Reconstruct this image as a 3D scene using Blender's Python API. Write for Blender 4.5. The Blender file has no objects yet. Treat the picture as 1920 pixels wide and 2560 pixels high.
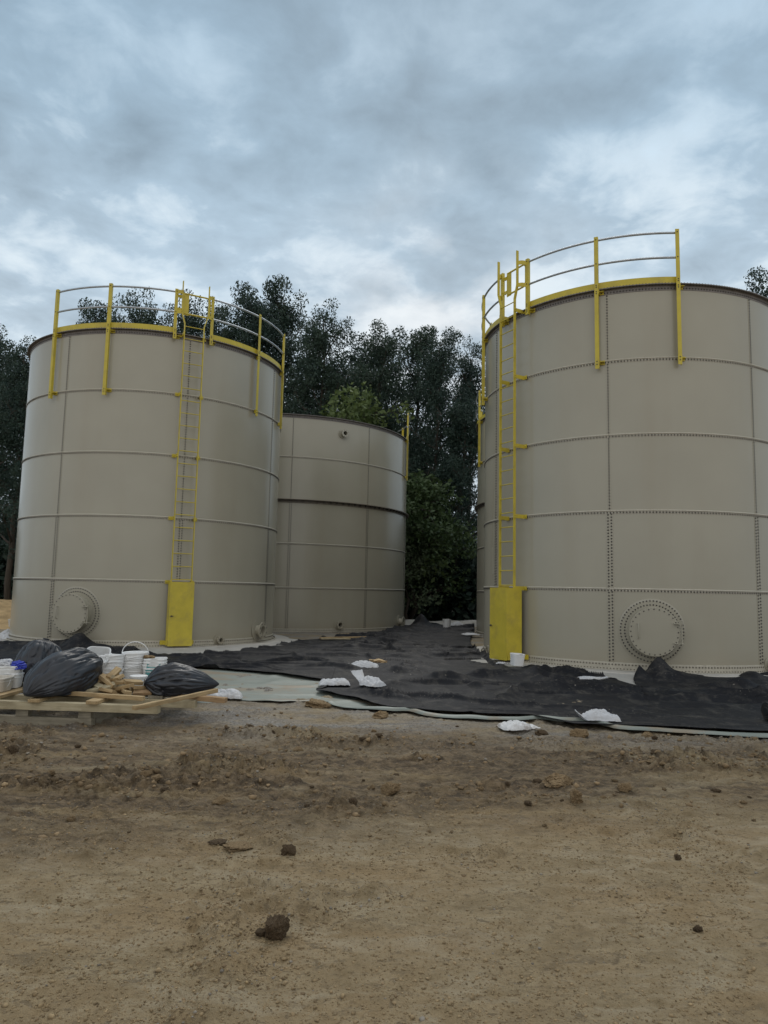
import bpy, math, random
import numpy as np
from mathutils import Vector, Matrix, Quaternion

R_ = math.radians
PI = math.pi
rng = np.random.default_rng(7)
random.seed(7)
scene = bpy.context.scene
COL = scene.collection

# ------------------------------------------------------------------ noise
def _hash(ix, iy, iz, seed):
    h = (ix.astype(np.int64) * 374761393 + iy.astype(np.int64) * 668265263 + iz.astype(np.int64) * 2147483647 + seed * 974711) & 0xFFFFFFFF
    h = ((h ^ (h >> 13)) * 1274126177) & 0xFFFFFFFF
    h = ((h ^ (h >> 16)) * 2246822519) & 0xFFFFFFFF
    return ((h ^ (h >> 15)) & 0xFFFFFF) / float(0xFFFFFF)

def vnoise(x, y, z=0.0, seed=0):
    x = np.asarray(x, float); y = np.asarray(y, float); z = np.asarray(z, float) + 0 * x
    x0 = np.floor(x); y0 = np.floor(y); z0 = np.floor(z)
    fx = x - x0; fy = y - y0; fz = z - z0
    fx = fx * fx * (3 - 2 * fx); fy = fy * fy * (3 - 2 * fy); fz = fz * fz * (3 - 2 * fz)
    def c(a, b, d): return _hash(x0 + a, y0 + b, z0 + d, seed)
    if np.all(z == 0):
        return ((c(0, 0, 0) * (1 - fx) + c(1, 0, 0) * fx) * (1 - fy) + (c(0, 1, 0) * (1 - fx) + c(1, 1, 0) * fx) * fy) * 2 - 1
    a = (c(0, 0, 0) * (1 - fx) + c(1, 0, 0) * fx) * (1 - fy) + (c(0, 1, 0) * (1 - fx) + c(1, 1, 0) * fx) * fy
    b = (c(0, 0, 1) * (1 - fx) + c(1, 0, 1) * fx) * (1 - fy) + (c(0, 1, 1) * (1 - fx) + c(1, 1, 1) * fx) * fy
    return (a * (1 - fz) + b * fz) * 2 - 1

def fbm(x, y, z=0.0, oct=4, seed=0, gain=.5):
    s = 0; a = 1; t = 0
    for k in range(oct):
        f = 2.03 ** k
        s = s + a * vnoise(np.asarray(x) * f + 17.3 * k, np.asarray(y) * f - 9.1 * k, np.asarray(z) * f, seed + k); t += a; a *= gain
    return s / t

def sstep(a, b, x):
    t = np.clip((np.asarray(x, float) - a) / (b - a), 0, 1)
    return t * t * (3 - 2 * t)

# ------------------------------------------------------------------ mesh building
class MB:
    def __init__(s): s.v = []; s.f = []
    def add(s, vs, fs):
        o = len(s.v); s.v.extend([tuple(map(float, p)) for p in vs]); s.f.extend([tuple(int(i) + o for i in f) for f in fs])
        return s
    def box(s, c, ax, h):
        """c centre, ax three axes (unit), h half sizes"""
        c = Vector(c); a = [Vector(ax[i]) * h[i] for i in range(3)]
        vs = [c + a[0] * i + a[1] * j + a[2] * k for k in (-1, 1) for j in (-1, 1) for i in (-1, 1)]
        return s.add(vs, [(0, 2, 3, 1), (4, 5, 7, 6), (0, 1, 5, 4), (2, 6, 7, 3), (0, 4, 6, 2), (1, 3, 7, 5)])
    def bar(s, p0, p1, w, d, ref=(0, 0, 1)):
        p0 = Vector(p0); p1 = Vector(p1); z = (p1 - p0); L = z.length; z.normalize()
        x = Vector(ref).cross(z)
        if x.length < 1e-4: x = Vector((1, 0, 0)).cross(z)
        x.normalize(); y = z.cross(x)
        return s.box((p0 + p1) / 2, (x, y, z), (w / 2, d / 2, L / 2))
    def tube(s, pts, r, n=8, cap=True):
        pts = [Vector(p) for p in pts]; rings = []; vs = []
        rr = r if hasattr(r, '__len__') else [r] * len(pts)
        prev = None
        for i, p in enumerate(pts):
            t = (pts[min(i + 1, len(pts) - 1)] - pts[max(i - 1, 0)]).normalized()
            if prev is None:
                x = t.orthogonal().normalized()
            else:
                x = (prev - t * prev.dot(t)).normalized()
            prev = x; y = t.cross(x)
            for k in range(n):
                a = 2 * PI * k / n
                vs.append(p + (x * math.cos(a) + y * math.sin(a)) * rr[i])
        fs = []
        for i in range(len(pts) - 1):
            for k in range(n):
                k2 = (k + 1) % n
                fs.append((i * n + k, i * n + k2, (i + 1) * n + k2, (i + 1) * n + k))
        if cap:
            fs.append(tuple(range(n - 1, -1, -1))); m = (len(pts) - 1) * n
            fs.append(tuple(m + k for k in range(n)))
        return s.add(vs, fs)
    def lathe(s, prof, n=32, M=None, close=False, sq=0.0):
        """prof: list of (r, z) revolved about local z; sq>0 squares the section"""
        vs = []
        for (r, z) in prof:
            for k in range(n):
                a = 2 * PI * (k + .5) / n
                q = 1.0
                if sq:
                    p = 2 + sq
                    q = (abs(math.cos(a)) ** p + abs(math.sin(a)) ** p) ** (-1 / p)
                v = Vector((r * q * math.cos(a), r * q * math.sin(a), z))
                vs.append(M @ v if M else v)
        fs = []
        for i in range(len(prof) - 1):
            for k in range(n):
                k2 = (k + 1) % n
                fs.append((i * n + k, i * n + k2, (i + 1) * n + k2, (i + 1) * n + k))
        if close:
            fs.append(tuple(range(n - 1, -1, -1))); m = (len(prof) - 1) * n
            fs.append(tuple(m + k for k in range(n)))
        return s.add(vs, fs)
    def bolt(s, p, nrm, r=.0165, h=.014):
        p = Vector(p); nrm = Vector(nrm).normalized(); x = nrm.orthogonal().normalized(); y = nrm.cross(x)
        vs = []
        for q, hh in ((1.0, 0), (1.0, h * .6), (.62, h)):
            for k in range(6):
                a = PI / 3 * k + .3
                vs.append(p + (x * math.cos(a) + y * math.sin(a)) * r * q + nrm * hh)
        fs = [(k, (k + 1) % 6, 6 + (k + 1) % 6, 6 + k) for k in range(6)] + [(6 + k, 6 + (k + 1) % 6, 12 + (k + 1) % 6, 12 + k) for k in range(6)] + [tuple(12 + k for k in range(6))]
        return s.add(vs, fs)
    def build(s, name, mat, parent=None, smooth=None, loc=None, bevel=0):
        me = bpy.data.meshes.new(name); me.from_pydata(s.v, [], s.f); me.validate(); me.update()
        return link(name, me, mat, parent, smooth, loc, bevel)

def build_multi(name, pairs, parent=None, smooth=None):
    vs, fs, mi = [], [], []
    for i, (mb, _) in enumerate(pairs):
        o = len(vs); vs.extend(mb.v); fs.extend([tuple(k + o for k in f) for f in mb.f]); mi.extend([i] * len(mb.f))
    me = bpy.data.meshes.new(name); me.from_pydata(vs, [], fs); me.update()
    for _, m in pairs: me.materials.append(m)
    me.polygons.foreach_set('material_index', mi)
    if smooth is not None:
        me.shade_smooth(); me.set_sharp_from_angle(angle=R_(smooth))
    o = bpy.data.objects.new(name, me); COL.objects.link(o)
    if parent: o.parent = parent
    return o

def link(name, me, mat, parent=None, smooth=None, loc=None, bevel=0):
    mats = mat if isinstance(mat, (list, tuple)) else [mat]
    for m in mats: me.materials.append(m)
    if smooth is not None:
        me.shade_smooth()
        if smooth < 180: me.set_sharp_from_angle(angle=R_(smooth))
    o = bpy.data.objects.new(name, me); COL.objects.link(o)
    if parent: o.parent = parent
    if loc is not None: o.location = loc
    if bevel:
        b = o.modifiers.new('bevel', 'BEVEL'); b.width = bevel; b.segments = 2; b.limit_method = 'ANGLE'
    return o

def grid_obj(name, P, mat, parent=None, smooth=180, mask=None):
    """P: (ny, nx, 3) array"""
    ny, nx = P.shape[:2]
    me = bpy.data.meshes.new(name)
    idx = np.arange(ny * nx).reshape(ny, nx)
    q = np.stack([idx[:-1, :-1], idx[:-1, 1:], idx[1:, 1:], idx[1:, :-1]], -1).reshape(-1, 4)
    if mask is not None: q = q[mask.reshape(-1)]
    np_mesh(me, P.reshape(-1, 3), q)
    return link(name, me, mat, parent, smooth)

def np_mesh(me, V, Q):
    n, k = Q.shape
    me.vertices.add(len(V)); me.vertices.foreach_set('co', np.ascontiguousarray(V, np.float32).ravel())
    me.loops.add(n * k); me.loops.foreach_set('vertex_index', Q.astype(np.int32).ravel())
    me.polygons.add(n); me.polygons.foreach_set('loop_start', np.arange(0, n * k, k, dtype=np.int32))
    me.update(calc_edges=True); me.validate()

def tag(o, label=None, cat=None, group=None, kind=None):
    if label: o['label'] = label
    if cat: o['category'] = cat
    if group: o['group'] = group
    if kind: o['kind'] = kind
    return o

def thing(name, label, cat, loc=(0, 0, 0), rotz=0, group=None):
    o = bpy.data.objects.new(name, None); COL.objects.link(o); o.empty_display_size = .2
    o.location = loc; o.rotation_euler = (0, 0, rotz)
    return tag(o, label, cat, group)

def copy_tree(o, parent=None):
    c = o.copy(); COL.objects.link(c); c.parent = parent
    for ch in list(o.children): copy_tree(ch, c)
    return c

# ------------------------------------------------------------------ materials
def mat_new(name):
    m = bpy.data.materials.new(name); m.use_nodes = True
    nt = m.node_tree; b = nt.nodes['Principled BSDF']
    return m, nt, b

def N(nt, typ, **kw):
    n = nt.nodes.new(typ)
    for k, v in kw.items():
        if k in n.inputs.keys() if hasattr(n.inputs, 'keys') else False: n.inputs[k].default_value = v
        else: setattr(n, k, v)
    return n

def noise_node(nt, vec, scale, detail=4, rough=.55, dist=0.0):
    n = nt.nodes.new('ShaderNodeTexNoise'); n.inputs['Scale'].default_value = scale; n.inputs['Detail'].default_value = detail
    n.inputs['Roughness'].default_value = rough; n.inputs['Distortion'].default_value = dist
    nt.links.new(vec, n.inputs['Vector']); return n.outputs['Fac']

def ramp(nt, fac, stops):
    n = nt.nodes.new('ShaderNodeValToRGB'); e = n.color_ramp.elements
    while len(e) < len(stops): e.new(.5)
    for i, (p, c) in enumerate(stops):
        e[i].position = p; e[i].color = (c, c, c, 1) if not hasattr(c, '__len__') else tuple(c) + (1,)
    nt.links.new(fac, n.inputs['Fac']); return n.outputs['Color']

def mix(nt, fac, a, b, typ='MIX'):
    n = nt.nodes.new('ShaderNodeMix'); n.data_type = 'RGBA'; n.blend_type = typ
    for sock, v in ((0, fac), (6, a), (7, b)):
        if hasattr(v, 'is_linked'): nt.links.new(v, n.inputs[sock])
        else: n.inputs[sock].default_value = v if sock == 0 else tuple(v) + ((1,) if len(v) == 3 else ())
    return n.outputs[2]

def math_(nt, op, a, b=None, clamp=False):
    n = nt.nodes.new('ShaderNodeMath'); n.operation = op; n.use_clamp = clamp
    for i, v in enumerate((a, b)):
        if v is None: continue
        if hasattr(v, 'is_linked'): nt.links.new(v, n.inputs[i])
        else: n.inputs[i].default_value = v
    return n.outputs[0]

def coords(nt, kind='Object', scale=None):
    t = nt.nodes.new('ShaderNodeTexCoord').outputs[kind]
    if scale:
        mp = nt.nodes.new('ShaderNodeMapping'); mp.inputs['Scale'].default_value = scale
        nt.links.new(t, mp.inputs['Vector']); t = mp.outputs['Vector']
    return t

def bump(nt, b, h, strength=.3, dist=.02):
    n = nt.nodes.new('ShaderNodeBump'); n.inputs['Strength'].default_value = strength; n.inputs['Distance'].default_value = dist
    nt.links.new(h, n.inputs['Height']); nt.links.new(n.outputs['Normal'], b.inputs['Normal'])

def simple(name, col, rough=.5, var=.25, scale=6, dirt=None, dirt_amt=.5, spec=.5, metal=0, bmp=0, bscale=40, stretch=None, rvar=.1):
    m, nt, b = mat_new(name)
    v = coords(nt, 'Object', stretch)
    f = noise_node(nt, v, scale, 5)
    c = mix(nt, ramp(nt, f, [(.3, 0), (.7, 1)]), [x * (1 - var) for x in col], [min(1, x * (1 + var)) for x in col])
    if dirt:
        d = noise_node(nt, v, scale * .6 + 1.3, 6, .65)
        c = mix(nt, ramp(nt, d, [(.5, 0), (.75, dirt_amt)]), c, dirt)
    nt.links.new(c, b.inputs['Base Color'])
    b.inputs['Specular IOR Level'].default_value = spec; b.inputs['Metallic'].default_value = metal
    rr = math_(nt, 'ADD', math_(nt, 'MULTIPLY', f, rvar * 2), rough - rvar)
    nt.links.new(rr, b.inputs['Roughness'])
    if bmp: bump(nt, b, noise_node(nt, v, bscale, 4), bmp, .01)
    return m

M = {}
def tank_paint(name, col):
    m, nt, b = mat_new(name)
    v = coords(nt)
    big = noise_node(nt, v, .6, 3)
    st = coords(nt, 'Object', (1.0, 1.0, .13))
    streak = noise_node(nt, st, 1.3, 3, .5)
    c = mix(nt, ramp(nt, big, [(.3, 0), (.7, 1)]), [x * .95 for x in col], [x * 1.04 for x in col])
    c = mix(nt, ramp(nt, streak, [(.5, 0), (.74, .32)]), c, (col[0] * .86, col[1] * .80, col[2] * .74))
    sep = nt.nodes.new('ShaderNodeSeparateXYZ'); nt.links.new(v, sep.inputs[0])
    splash = math_(nt, 'MULTIPLY', math_(nt, 'SUBTRACT', 1.0, math_(nt, 'MULTIPLY', sep.outputs['Z'], 2.2), True), noise_node(nt, v, 5, 6, .7))
    c = mix(nt, math_(nt, 'MULTIPLY', splash, .55, True), c, (.30, .24, .16))
    nt.links.new(c, b.inputs['Base Color'])
    r = math_(nt, 'ADD', math_(nt, 'MULTIPLY', streak, .12), .19)
    nt.links.new(r, b.inputs['Roughness'])
    b.inputs['Specular IOR Level'].default_value = .6
    bump(nt, b, noise_node(nt, v, 1.3, 2), .10, .03)
    return m
TAN = (.372, .352, .282)
M['tank'] = tank_paint('tank_paint', TAN)
M['bolt'] = simple('bolt_cap', (.065, .060, .052), .5, .2, 20)  # tan caps drawn dark, the shade below each head put into the colour
M['bolt_low'] = simple('bolt_cap_tan', (.16, .145, .115), .5, .2, 20)
M['seal'] = simple('seam_sealant', (.47, .44, .365), .4, .1, 8)
M['flange'] = simple('stiffener_flange', (.17, .145, .115), .5, .15, 8)  # darker than the other seams, shade under the flange put into its colour
M['rim'] = simple('rim_steel', (.20, .18, .17), .45, .2, 8)
M['yellow'] = simple('safety_yellow', (.56, .455, .048), .45, .10, 4, (.30, .23, .08), .5)
M['galv'] = simple('galvanised_pipe', (.42, .45, .48), .38, .12, 10, metal=.75)
M['underlay'] = simple('pale_underlay', (.40, .39, .365), .85, .12, 2.5, (.28, .24, .19), .5, bmp=.25)
M['dark'] = simple('pipe_inside_shade', (.03, .028, .025), .8)  # dark disc colour for the unlit depth of the nozzle opening
M['concrete'] = simple('concrete', (.47, .45, .41), .85, .15, 2.5, (.30, .25, .19), .6, bmp=.3)
M['white'] = simple('white_plastic', (.80, .81, .81), .4, .05, 6, (.48, .43, .36), .4)
M['white_dirty'] = simple('dirty_white_plastic', (.60, .57, .51), .5, .1, 6, (.33, .27, .2), .7)
M['white_bag'] = simple('white_woven_bag', (.54, .55, .57), .6, .08, 5, (.36, .31, .24), .6, bmp=.25, bscale=60)
M['mud_bag'] = simple('muddy_white_bag', (.66, .66, .66), .6, .06, 5, (.17, .12, .075), 1.0, bmp=.35, bscale=40)
M['label'] = simple('bucket_label', (.10, .33, .34), .5, .1)
M['wood'] = None
M['blackbag'] = simple('black_bin_bag', (.014, .017, .024), .40, .2, 4, spec=.6, bmp=.35, bscale=9)
M['blue'] = simple('blue_film', (.03, .05, .42), .35, .2, 6)
M['lightblue'] = simple('light_blue_film', (.08, .35, .70), .4, .15, 6)
M['card'] = simple('cardboard', (.46, .33, .18), .8, .1, 6)
M['roll'] = simple('black_roll', (.010, .0105, .012), .6, .2, 8, bmp=.3)
M['bark'] = simple('bark', (.055, .045, .035), .9, .35, 6, bmp=.6, bscale=20, stretch=(1, 1, .25))

def wood_mat(name, a, b_):
    m, nt, b = mat_new(name)
    v = coords(nt, 'Object', (1, 1, .09))
    f = noise_node(nt, v, 42, 5, .6, .6)
    g = noise_node(nt, coords(nt), 5, 4)
    c = mix(nt, ramp(nt, f, [(.32, 0), (.68, 1)]), a, b_)
    c = mix(nt, ramp(nt, g, [(.5, 0), (.75, .6)]), c, [x * .55 for x in a])
    nt.links.new(c, b.inputs['Base Color']); b.inputs['Roughness'].default_value = .8
    b.inputs['Specular IOR Level'].default_value = .25
    bump(nt, b, f, .35, .006)
    return m
M['wood'] = wood_mat('fresh_softwood', (.33, .225, .115), (.50, .38, .215))
M['wood_pale'] = wood_mat('pale_timber', (.36, .30, .19), (.50, .44, .30))
M['wood_grey'] = wood_mat('weathered_timber', (.20, .175, .13), (.32, .29, .22))
M['wood_brown'] = wood_mat('brown_timber', (.25, .16, .085), (.40, .27, .15))

def fabric_mat():
    m, nt, b = mat_new('black_geotextile')
    v = coords(nt)
    f = noise_node(nt, v, 3.0, 5)
    c = mix(nt, ramp(nt, f, [(.3, 0), (.7, 1)]), (.006, .0064, .009), (.0115, .0125, .016))
    # dusty scuffs and footprints
    d = noise_node(nt, coords(nt, 'Object', (1, .6, 1)), 4.5, 8, .72, .4)
    c = mix(nt, ramp(nt, d, [(.50, 0), (.72, .45)]), c, (.12, .11, .095))
    e = noise_node(nt, coords(nt, 'Object', (.5, 2.2, 1)), 5, 6, .75, .6)
    c = mix(nt, ramp(nt, e, [(.58, 0), (.72, .45)]), c, (.16, .145, .12))
    g = noise_node(nt, v, 28, 3, .6)
    h = noise_node(nt, v, 1.1, 3)
    spk = math_(nt, 'MULTIPLY', ramp(nt, g, [(.66, 0), (.72, 1)]), ramp(nt, h, [(.44, 0), (.60, .8)]))
    c = mix(nt, spk, c, (.34, .31, .26))
    nt.links.new(c, b.inputs['Base Color']); b.inputs['Roughness'].default_value = .66
    b.inputs['Specular IOR Level'].default_value = .22
    bump(nt, b, math_(nt, 'ADD', noise_node(nt, v, 60, 3), math_(nt, 'MULTIPLY', noise_node(nt, coords(nt, 'Object', (1, 2, 1)), 3, 3, .5, .8), 3.0)), .28, .015)
    return m
M['fabric'] = fabric_mat()

def liner_mat():
    m, nt, b = mat_new('sage_liner')
    v = coords(nt)
    f = noise_node(nt, v, 2, 4)
    c = mix(nt, ramp(nt, f, [(.3, 0), (.7, 1)]), (.185, .212, .188), (.235, .262, .232))
    d = noise_node(nt, coords(nt, 'Object', (.55, 1.6, 1)), 1.5, 6, .6, .4)
    c = mix(nt, ramp(nt, d, [(.52, 0), (.62, .75)]), c, (.25, .19, .125))
    nt.links.new(c, b.inputs['Base Color']); b.inputs['Roughness'].default_value = .5
    return m
M['liner'] = liner_mat()

def ground_mat():
    m, nt, b = mat_new('clay_soil')
    v = coords(nt)
    sep = nt.nodes.new('ShaderNodeSeparateXYZ'); nt.links.new(v, sep.inputs[0])
    Y = sep.outputs['Y']; X = sep.outputs['X']
    Yb = math_(nt, 'SUBTRACT', Y, math_(nt, 'MULTIPLY', math_(nt, 'MINIMUM', math_(nt, 'MAXIMUM', X, -2.2), 2.2), .26))
    n1 = noise_node(nt, coords(nt, 'Object', (.6, 1, 1)), 1.1, 6, .62, .3)
    n2 = noise_node(nt, v, 5.5, 7, .68)
    n3 = noise_node(nt, v, 38, 5, .7)
    n4 = noise_node(nt, coords(nt, 'Object', (.32, 1.5, 1)), 1.5, 7, .66, .5)
    sand = mix(nt, ramp(nt, n2, [(.3, 0), (.7, 1)]), (.24, .178, .097), (.385, .305, .187))
    och = mix(nt, ramp(nt, n1, [(.42, 0), (.68, .6)]), sand, (.335, .225, .112))
    # churned wet band
    band = math_(nt, 'MULTIPLY', ramp(nt, math_(nt, 'MULTIPLY', Yb, .05), [(.225, 0), (.28, 1)]), ramp(nt, math_(nt, 'MULTIPLY', Y, .05), [(.37, 1), (.45, .1)]))
    wet0 = math_(nt, 'MULTIPLY', band, ramp(nt, n4, [(.39, 0), (.515, 1)]))
    wet = wet0; c = och
    # stray dark patches in the near field
    near = math_(nt, 'MULTIPLY', ramp(nt, n4, [(.60, 0), (.74, .5)]), ramp(nt, n2, [(.45, .2), (.6, 1)]))
    c = mix(nt, near, c, (.115, .085, .054))
    mudn = noise_node(nt, coords(nt, 'Object', (.75, 1.2, 1)), 9, 8, .75, .5)
    # grey gravel beside the sheet
    gb = math_(nt, 'MULTIPLY', ramp(nt, math_(nt, 'MULTIPLY', Y, .05), [(.345, 0), (.42, 1)]), ramp(nt, n1, [(.38, .1), (.56, 1)]))
    grav = mix(nt, ramp(nt, n3, [(.35, 0), (.65, 1)]), (.15, .14, .125), (.36, .34, .31))
    c = mix(nt, gb, c, grav)
    fl = noise_node(nt, coords(nt, 'Object', (.8, 1.2, 1)), 17, 7, .75, .5)
    c = mix(nt, math_(nt, 'MULTIPLY', ramp(nt, fl, [(.52, 0), (.60, .75)]), ramp(nt, n2, [(.42, .15), (.58, 1)])), c, (.12, .09, .056))
    sv_ = noise_node(nt, coords(nt, 'Object', (.55, 1.4, 1)), 3.2, 8, .72, .6)
    c = mix(nt, ramp(nt, sv_, [(.50, 0), (.64, .65)]), c, (.42, .35, .24))
    c = mix(nt, ramp(nt, sv_, [(.34, .5), (.44, 0)]), c, (.16, .12, .072))
    # pebble speckle
    vo = nt.nodes.new('ShaderNodeTexVoronoi'); vo.inputs['Scale'].default_value = 75; nt.links.new(v, vo.inputs['Vector'])
    peb = math_(nt, 'MULTIPLY', ramp(nt, vo.outputs['Distance'], [(.12, 1), (.28, 0)]), ramp(nt, n2, [(.46, 0), (.62, .6)]))
    c = mix(nt, peb, c, (.40, .35, .27))
    c = mix(nt, ramp(nt, n3, [(.30, .45), (.44, 0)]), c, (.10, .075, .048))
    c = mix(nt, math_(nt, 'MULTIPLY', wet, .88), c, mix(nt, ramp(nt, mudn, [(.42, 0), (.60, 1)]), (.060, .040, .023), (.25, .178, .102)))
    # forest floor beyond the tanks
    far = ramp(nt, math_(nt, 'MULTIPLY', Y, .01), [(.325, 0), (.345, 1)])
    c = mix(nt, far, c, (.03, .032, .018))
    nt.links.new(c, b.inputs['Base Color'])
    rr = math_(nt, 'SUBTRACT', .92, math_(nt, 'MULTIPLY', wet, .22)); nt.links.new(rr, b.inputs['Roughness'])
    b.inputs['Specular IOR Level'].default_value = .25
    h = math_(nt, 'ADD', math_(nt, 'MULTIPLY', math_(nt, 'MULTIPLY', mudn, band), 2.2), math_(nt, 'ADD', math_(nt, 'MULTIPLY', n3, .5), math_(nt, 'ADD', math_(nt, 'MULTIPLY', n2, 1.0), math_(nt, 'MULTIPLY', noise_node(nt, v, 130, 4, .7), .35))))
    bump(nt, b, h, 1.0, .03)
    return m
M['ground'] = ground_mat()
M['clod'] = simple('dark_clod', (.105, .074, .046), .95, .45, 14, (.20, .145, .085), .6, spec=.15, bmp=.8, bscale=45)
M['clod_tan'] = simple('tan_clod', (.26, .185, .105), .95, .35, 12, (.13, .095, .06), .6, spec=.15, bmp=.8, bscale=40)
M['crumb'] = simple('soil_crumb', (.22, .158, .092), .95, .55, 3, (.09, .066, .043), .8, spec=.15, bmp=.5)
M['grain'] = simple('clay_grain', (.27, .20, .115), .95, .45, 30, (.12, .085, .05), .8, spec=.15)
M['stone'] = simple('grey_stone', (.22, .195, .16), .85, .4, 4, (.2, .15, .1), .6, spec=.25, bmp=.4)
M['sand'] = simple('sand_bank', (.42, .30, .16), .95, .3, 3, (.26, .18, .09), .6, spec=.1, bmp=.5)

def leaf_mat(name, a, b_):
    m, nt, b = mat_new(name)
    v = coords(nt)
    f = noise_node(nt, v, 1.1, 4, .6)
    oi = nt.nodes.new('ShaderNodeObjectInfo')
    c = mix(nt, ramp(nt, f, [(.35, 0), (.65, 1)]), a, b_)
    c = mix(nt, math_(nt, 'MULTIPLY', oi.outputs['Random'], .45), c, [a[0] * .8, a[1] * .9, a[2] * 1.1])
    nt.links.new(c, b.inputs['Base Color'])
    b.inputs['Roughness'].default_value = .55; b.inputs['Specular IOR Level'].default_value = .3
    tr = nt.nodes.new('ShaderNodeBsdfTranslucent'); nt.links.new(c, tr.inputs['Color'])
    ms = nt.nodes.new('ShaderNodeMixShader'); ms.inputs[0].default_value = .18
    out = nt.nodes['Material Output']
    nt.links.new(b.outputs[0], ms.inputs[1]); nt.links.new(tr.outputs[0], ms.inputs[2]); nt.links.new(ms.outputs[0], out.inputs['Surface'])
    return m
M['leaf'] = leaf_mat('dark_foliage', (.027, .050, .039), (.052, .082, .052))
M['leaf_mid'] = leaf_mat('mid_foliage', (.050, .085, .034), (.085, .125, .045))
M['leaf_light'] = leaf_mat('light_foliage', (.085, .125, .04), (.13, .17, .055))
M['leaf_pale'] = leaf_mat('pale_foliage', (.12, .16, .085), (.19, .23, .13))

# ------------------------------------------------------------------ ground
def ground_base(x, y):
    return .105 * sstep(9.2, 14.0, y)
def churn(y, x):
    yy = y - .26 * np.clip(x, -2.2, 2.2)
    return sstep(4.4, 5.7, yy + .45 * vnoise(x * .5, y * .5, seed=91)) * (1 - .75 * sstep(7.6, 9.2, y))
def ground_z(x, y):
    x = np.asarray(x, float); y = np.asarray(y, float)
    z = ground_base(x, y)
    z = z + .022 * fbm(x * .55, y * .8, oct=3, seed=3)
    c = churn(y, x)
    rut = fbm(x * .55 + 3, y * 2.6, oct=3, seed=11)
    z = z + c * (.040 * rut)
    lump = fbm(x * 3.1, y * 3.6, oct=4, seed=21, gain=.6)
    mask = sstep(-.15, .5, fbm(x * .8, y * 1.7, oct=3, seed=33))
    lump2 = fbm(x * 7.5, y * 8.5, oct=4, seed=25, gain=.65)
    rutm = sstep(-.15, .45, fbm(x * .55 + 3, y * 2.6, oct=3, seed=11))
    lump3 = np.abs(fbm(x * 16, y * 17, oct=3, seed=28, gain=.65))
    dens = mask * (.25 + .75 * rutm)
    L1 = sstep(.06, .26, lump) * (.7 + .8 * fbm(x * 6, y * 6, oct=2, seed=29))
    L2 = sstep(.10, .24, lump2 + .35 * (dens - .6)) * (.7 + 1.0 * fbm(x * 14, y * 14, oct=2, seed=30))
    L3 = sstep(.08, .2, fbm(x * 17, y * 19, oct=3, seed=31, gain=.6) + .25 * (dens - .6))
    z = z + c * ((.2 + .8 * dens) * .075 * L1 + .062 * L2 * (.25 + .75 * dens) + .030 * L3 * (.3 + .7 * dens) + .03 * lump3 * dens)
    z = z + (.35 + .65 * c) * .024 * fbm(x * 9, y * 10, oct=4, seed=41, gain=.65)
    # scuffed spots in the smooth foreground
    sc = sstep(.14, .36, fbm(x * 1.5 + 8, y * 2.0, oct=3, seed=52))
    z = z + (1 - c) * sc * .09 * np.maximum(fbm(x * 7, y * 8, oct=3, seed=57), -.2)
    z = z + .007 * fbm(x * 27, y * 30, oct=2, seed=61)
    fade = 1 - sstep(11, 14, y)
    return ground_base(x, y) + (z - ground_base(x, y)) * (fade * .9 + .1)
gx = np.concatenate([-np.geomspace(400, 6.05, 36), np.linspace(-6, 6, 740), np.geomspace(6.05, 400, 36)])
gy = np.concatenate([-np.geomspace(200, .5, 14), np.linspace(0, 2.0, 30)[:-1], np.arange(2.0, 6.0, .0125), np.arange(6.0, 12.5, .028), np.arange(12.5, 36, .35), np.geomspace(36.5, 600, 26)])
GX, GY = np.meshgrid(gx, gy)
GP = np.stack([GX, GY, ground_z(GX, GY)], -1)
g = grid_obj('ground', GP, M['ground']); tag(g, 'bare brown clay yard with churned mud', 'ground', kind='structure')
def gz(x, y): return float(ground_z(np.array([x]), np.array([y]))[0])

# low pale berm at the far edge of the liner, sandy bank behind the left tank
b = MB(); pts = []
xs = np.linspace(-9, 16, 120); P = []
for x in xs:
    yc = 31.2 + .28 * (x - 1) * .6 + .15 * math.sin(x * 1.3)
    row = []
    for t in np.linspace(-1, 1, 9):
        row.append((x, yc + t * .6, .07 + (.26 + .03 * math.sin(x * 2.1) + .02 * math.sin(x * 5)) * max(0, 1 - t * t) ** .7))
    P.append(row)
o = grid_obj('berm', np.array(P), M['concrete'].copy()); tag(o, 'pale grey low berm at the far edge of the black sheet', 'berm', kind='structure')
xs = np.linspace(-22, -9.5, 70); ys = np.linspace(22.5, 33, 60); A, B_ = np.meshgrid(xs, ys)
hh = .75 * sstep(0, .25, (A + 22) / 12.5) * sstep(0, .35, (-9.5 - A) / 12.5) * sstep(22.5, 25.5, B_) * (1 - sstep(29, 33, B_)) * (1 + .25 * fbm(A * .7, B_ * .7, seed=5)) + .05
o = grid_obj('sand_bank', np.stack([A, B_, hh + .04], -1), M['sand']); tag(o, 'low bank of orange sandy soil left of the tanks', 'bank', kind='structure')

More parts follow.
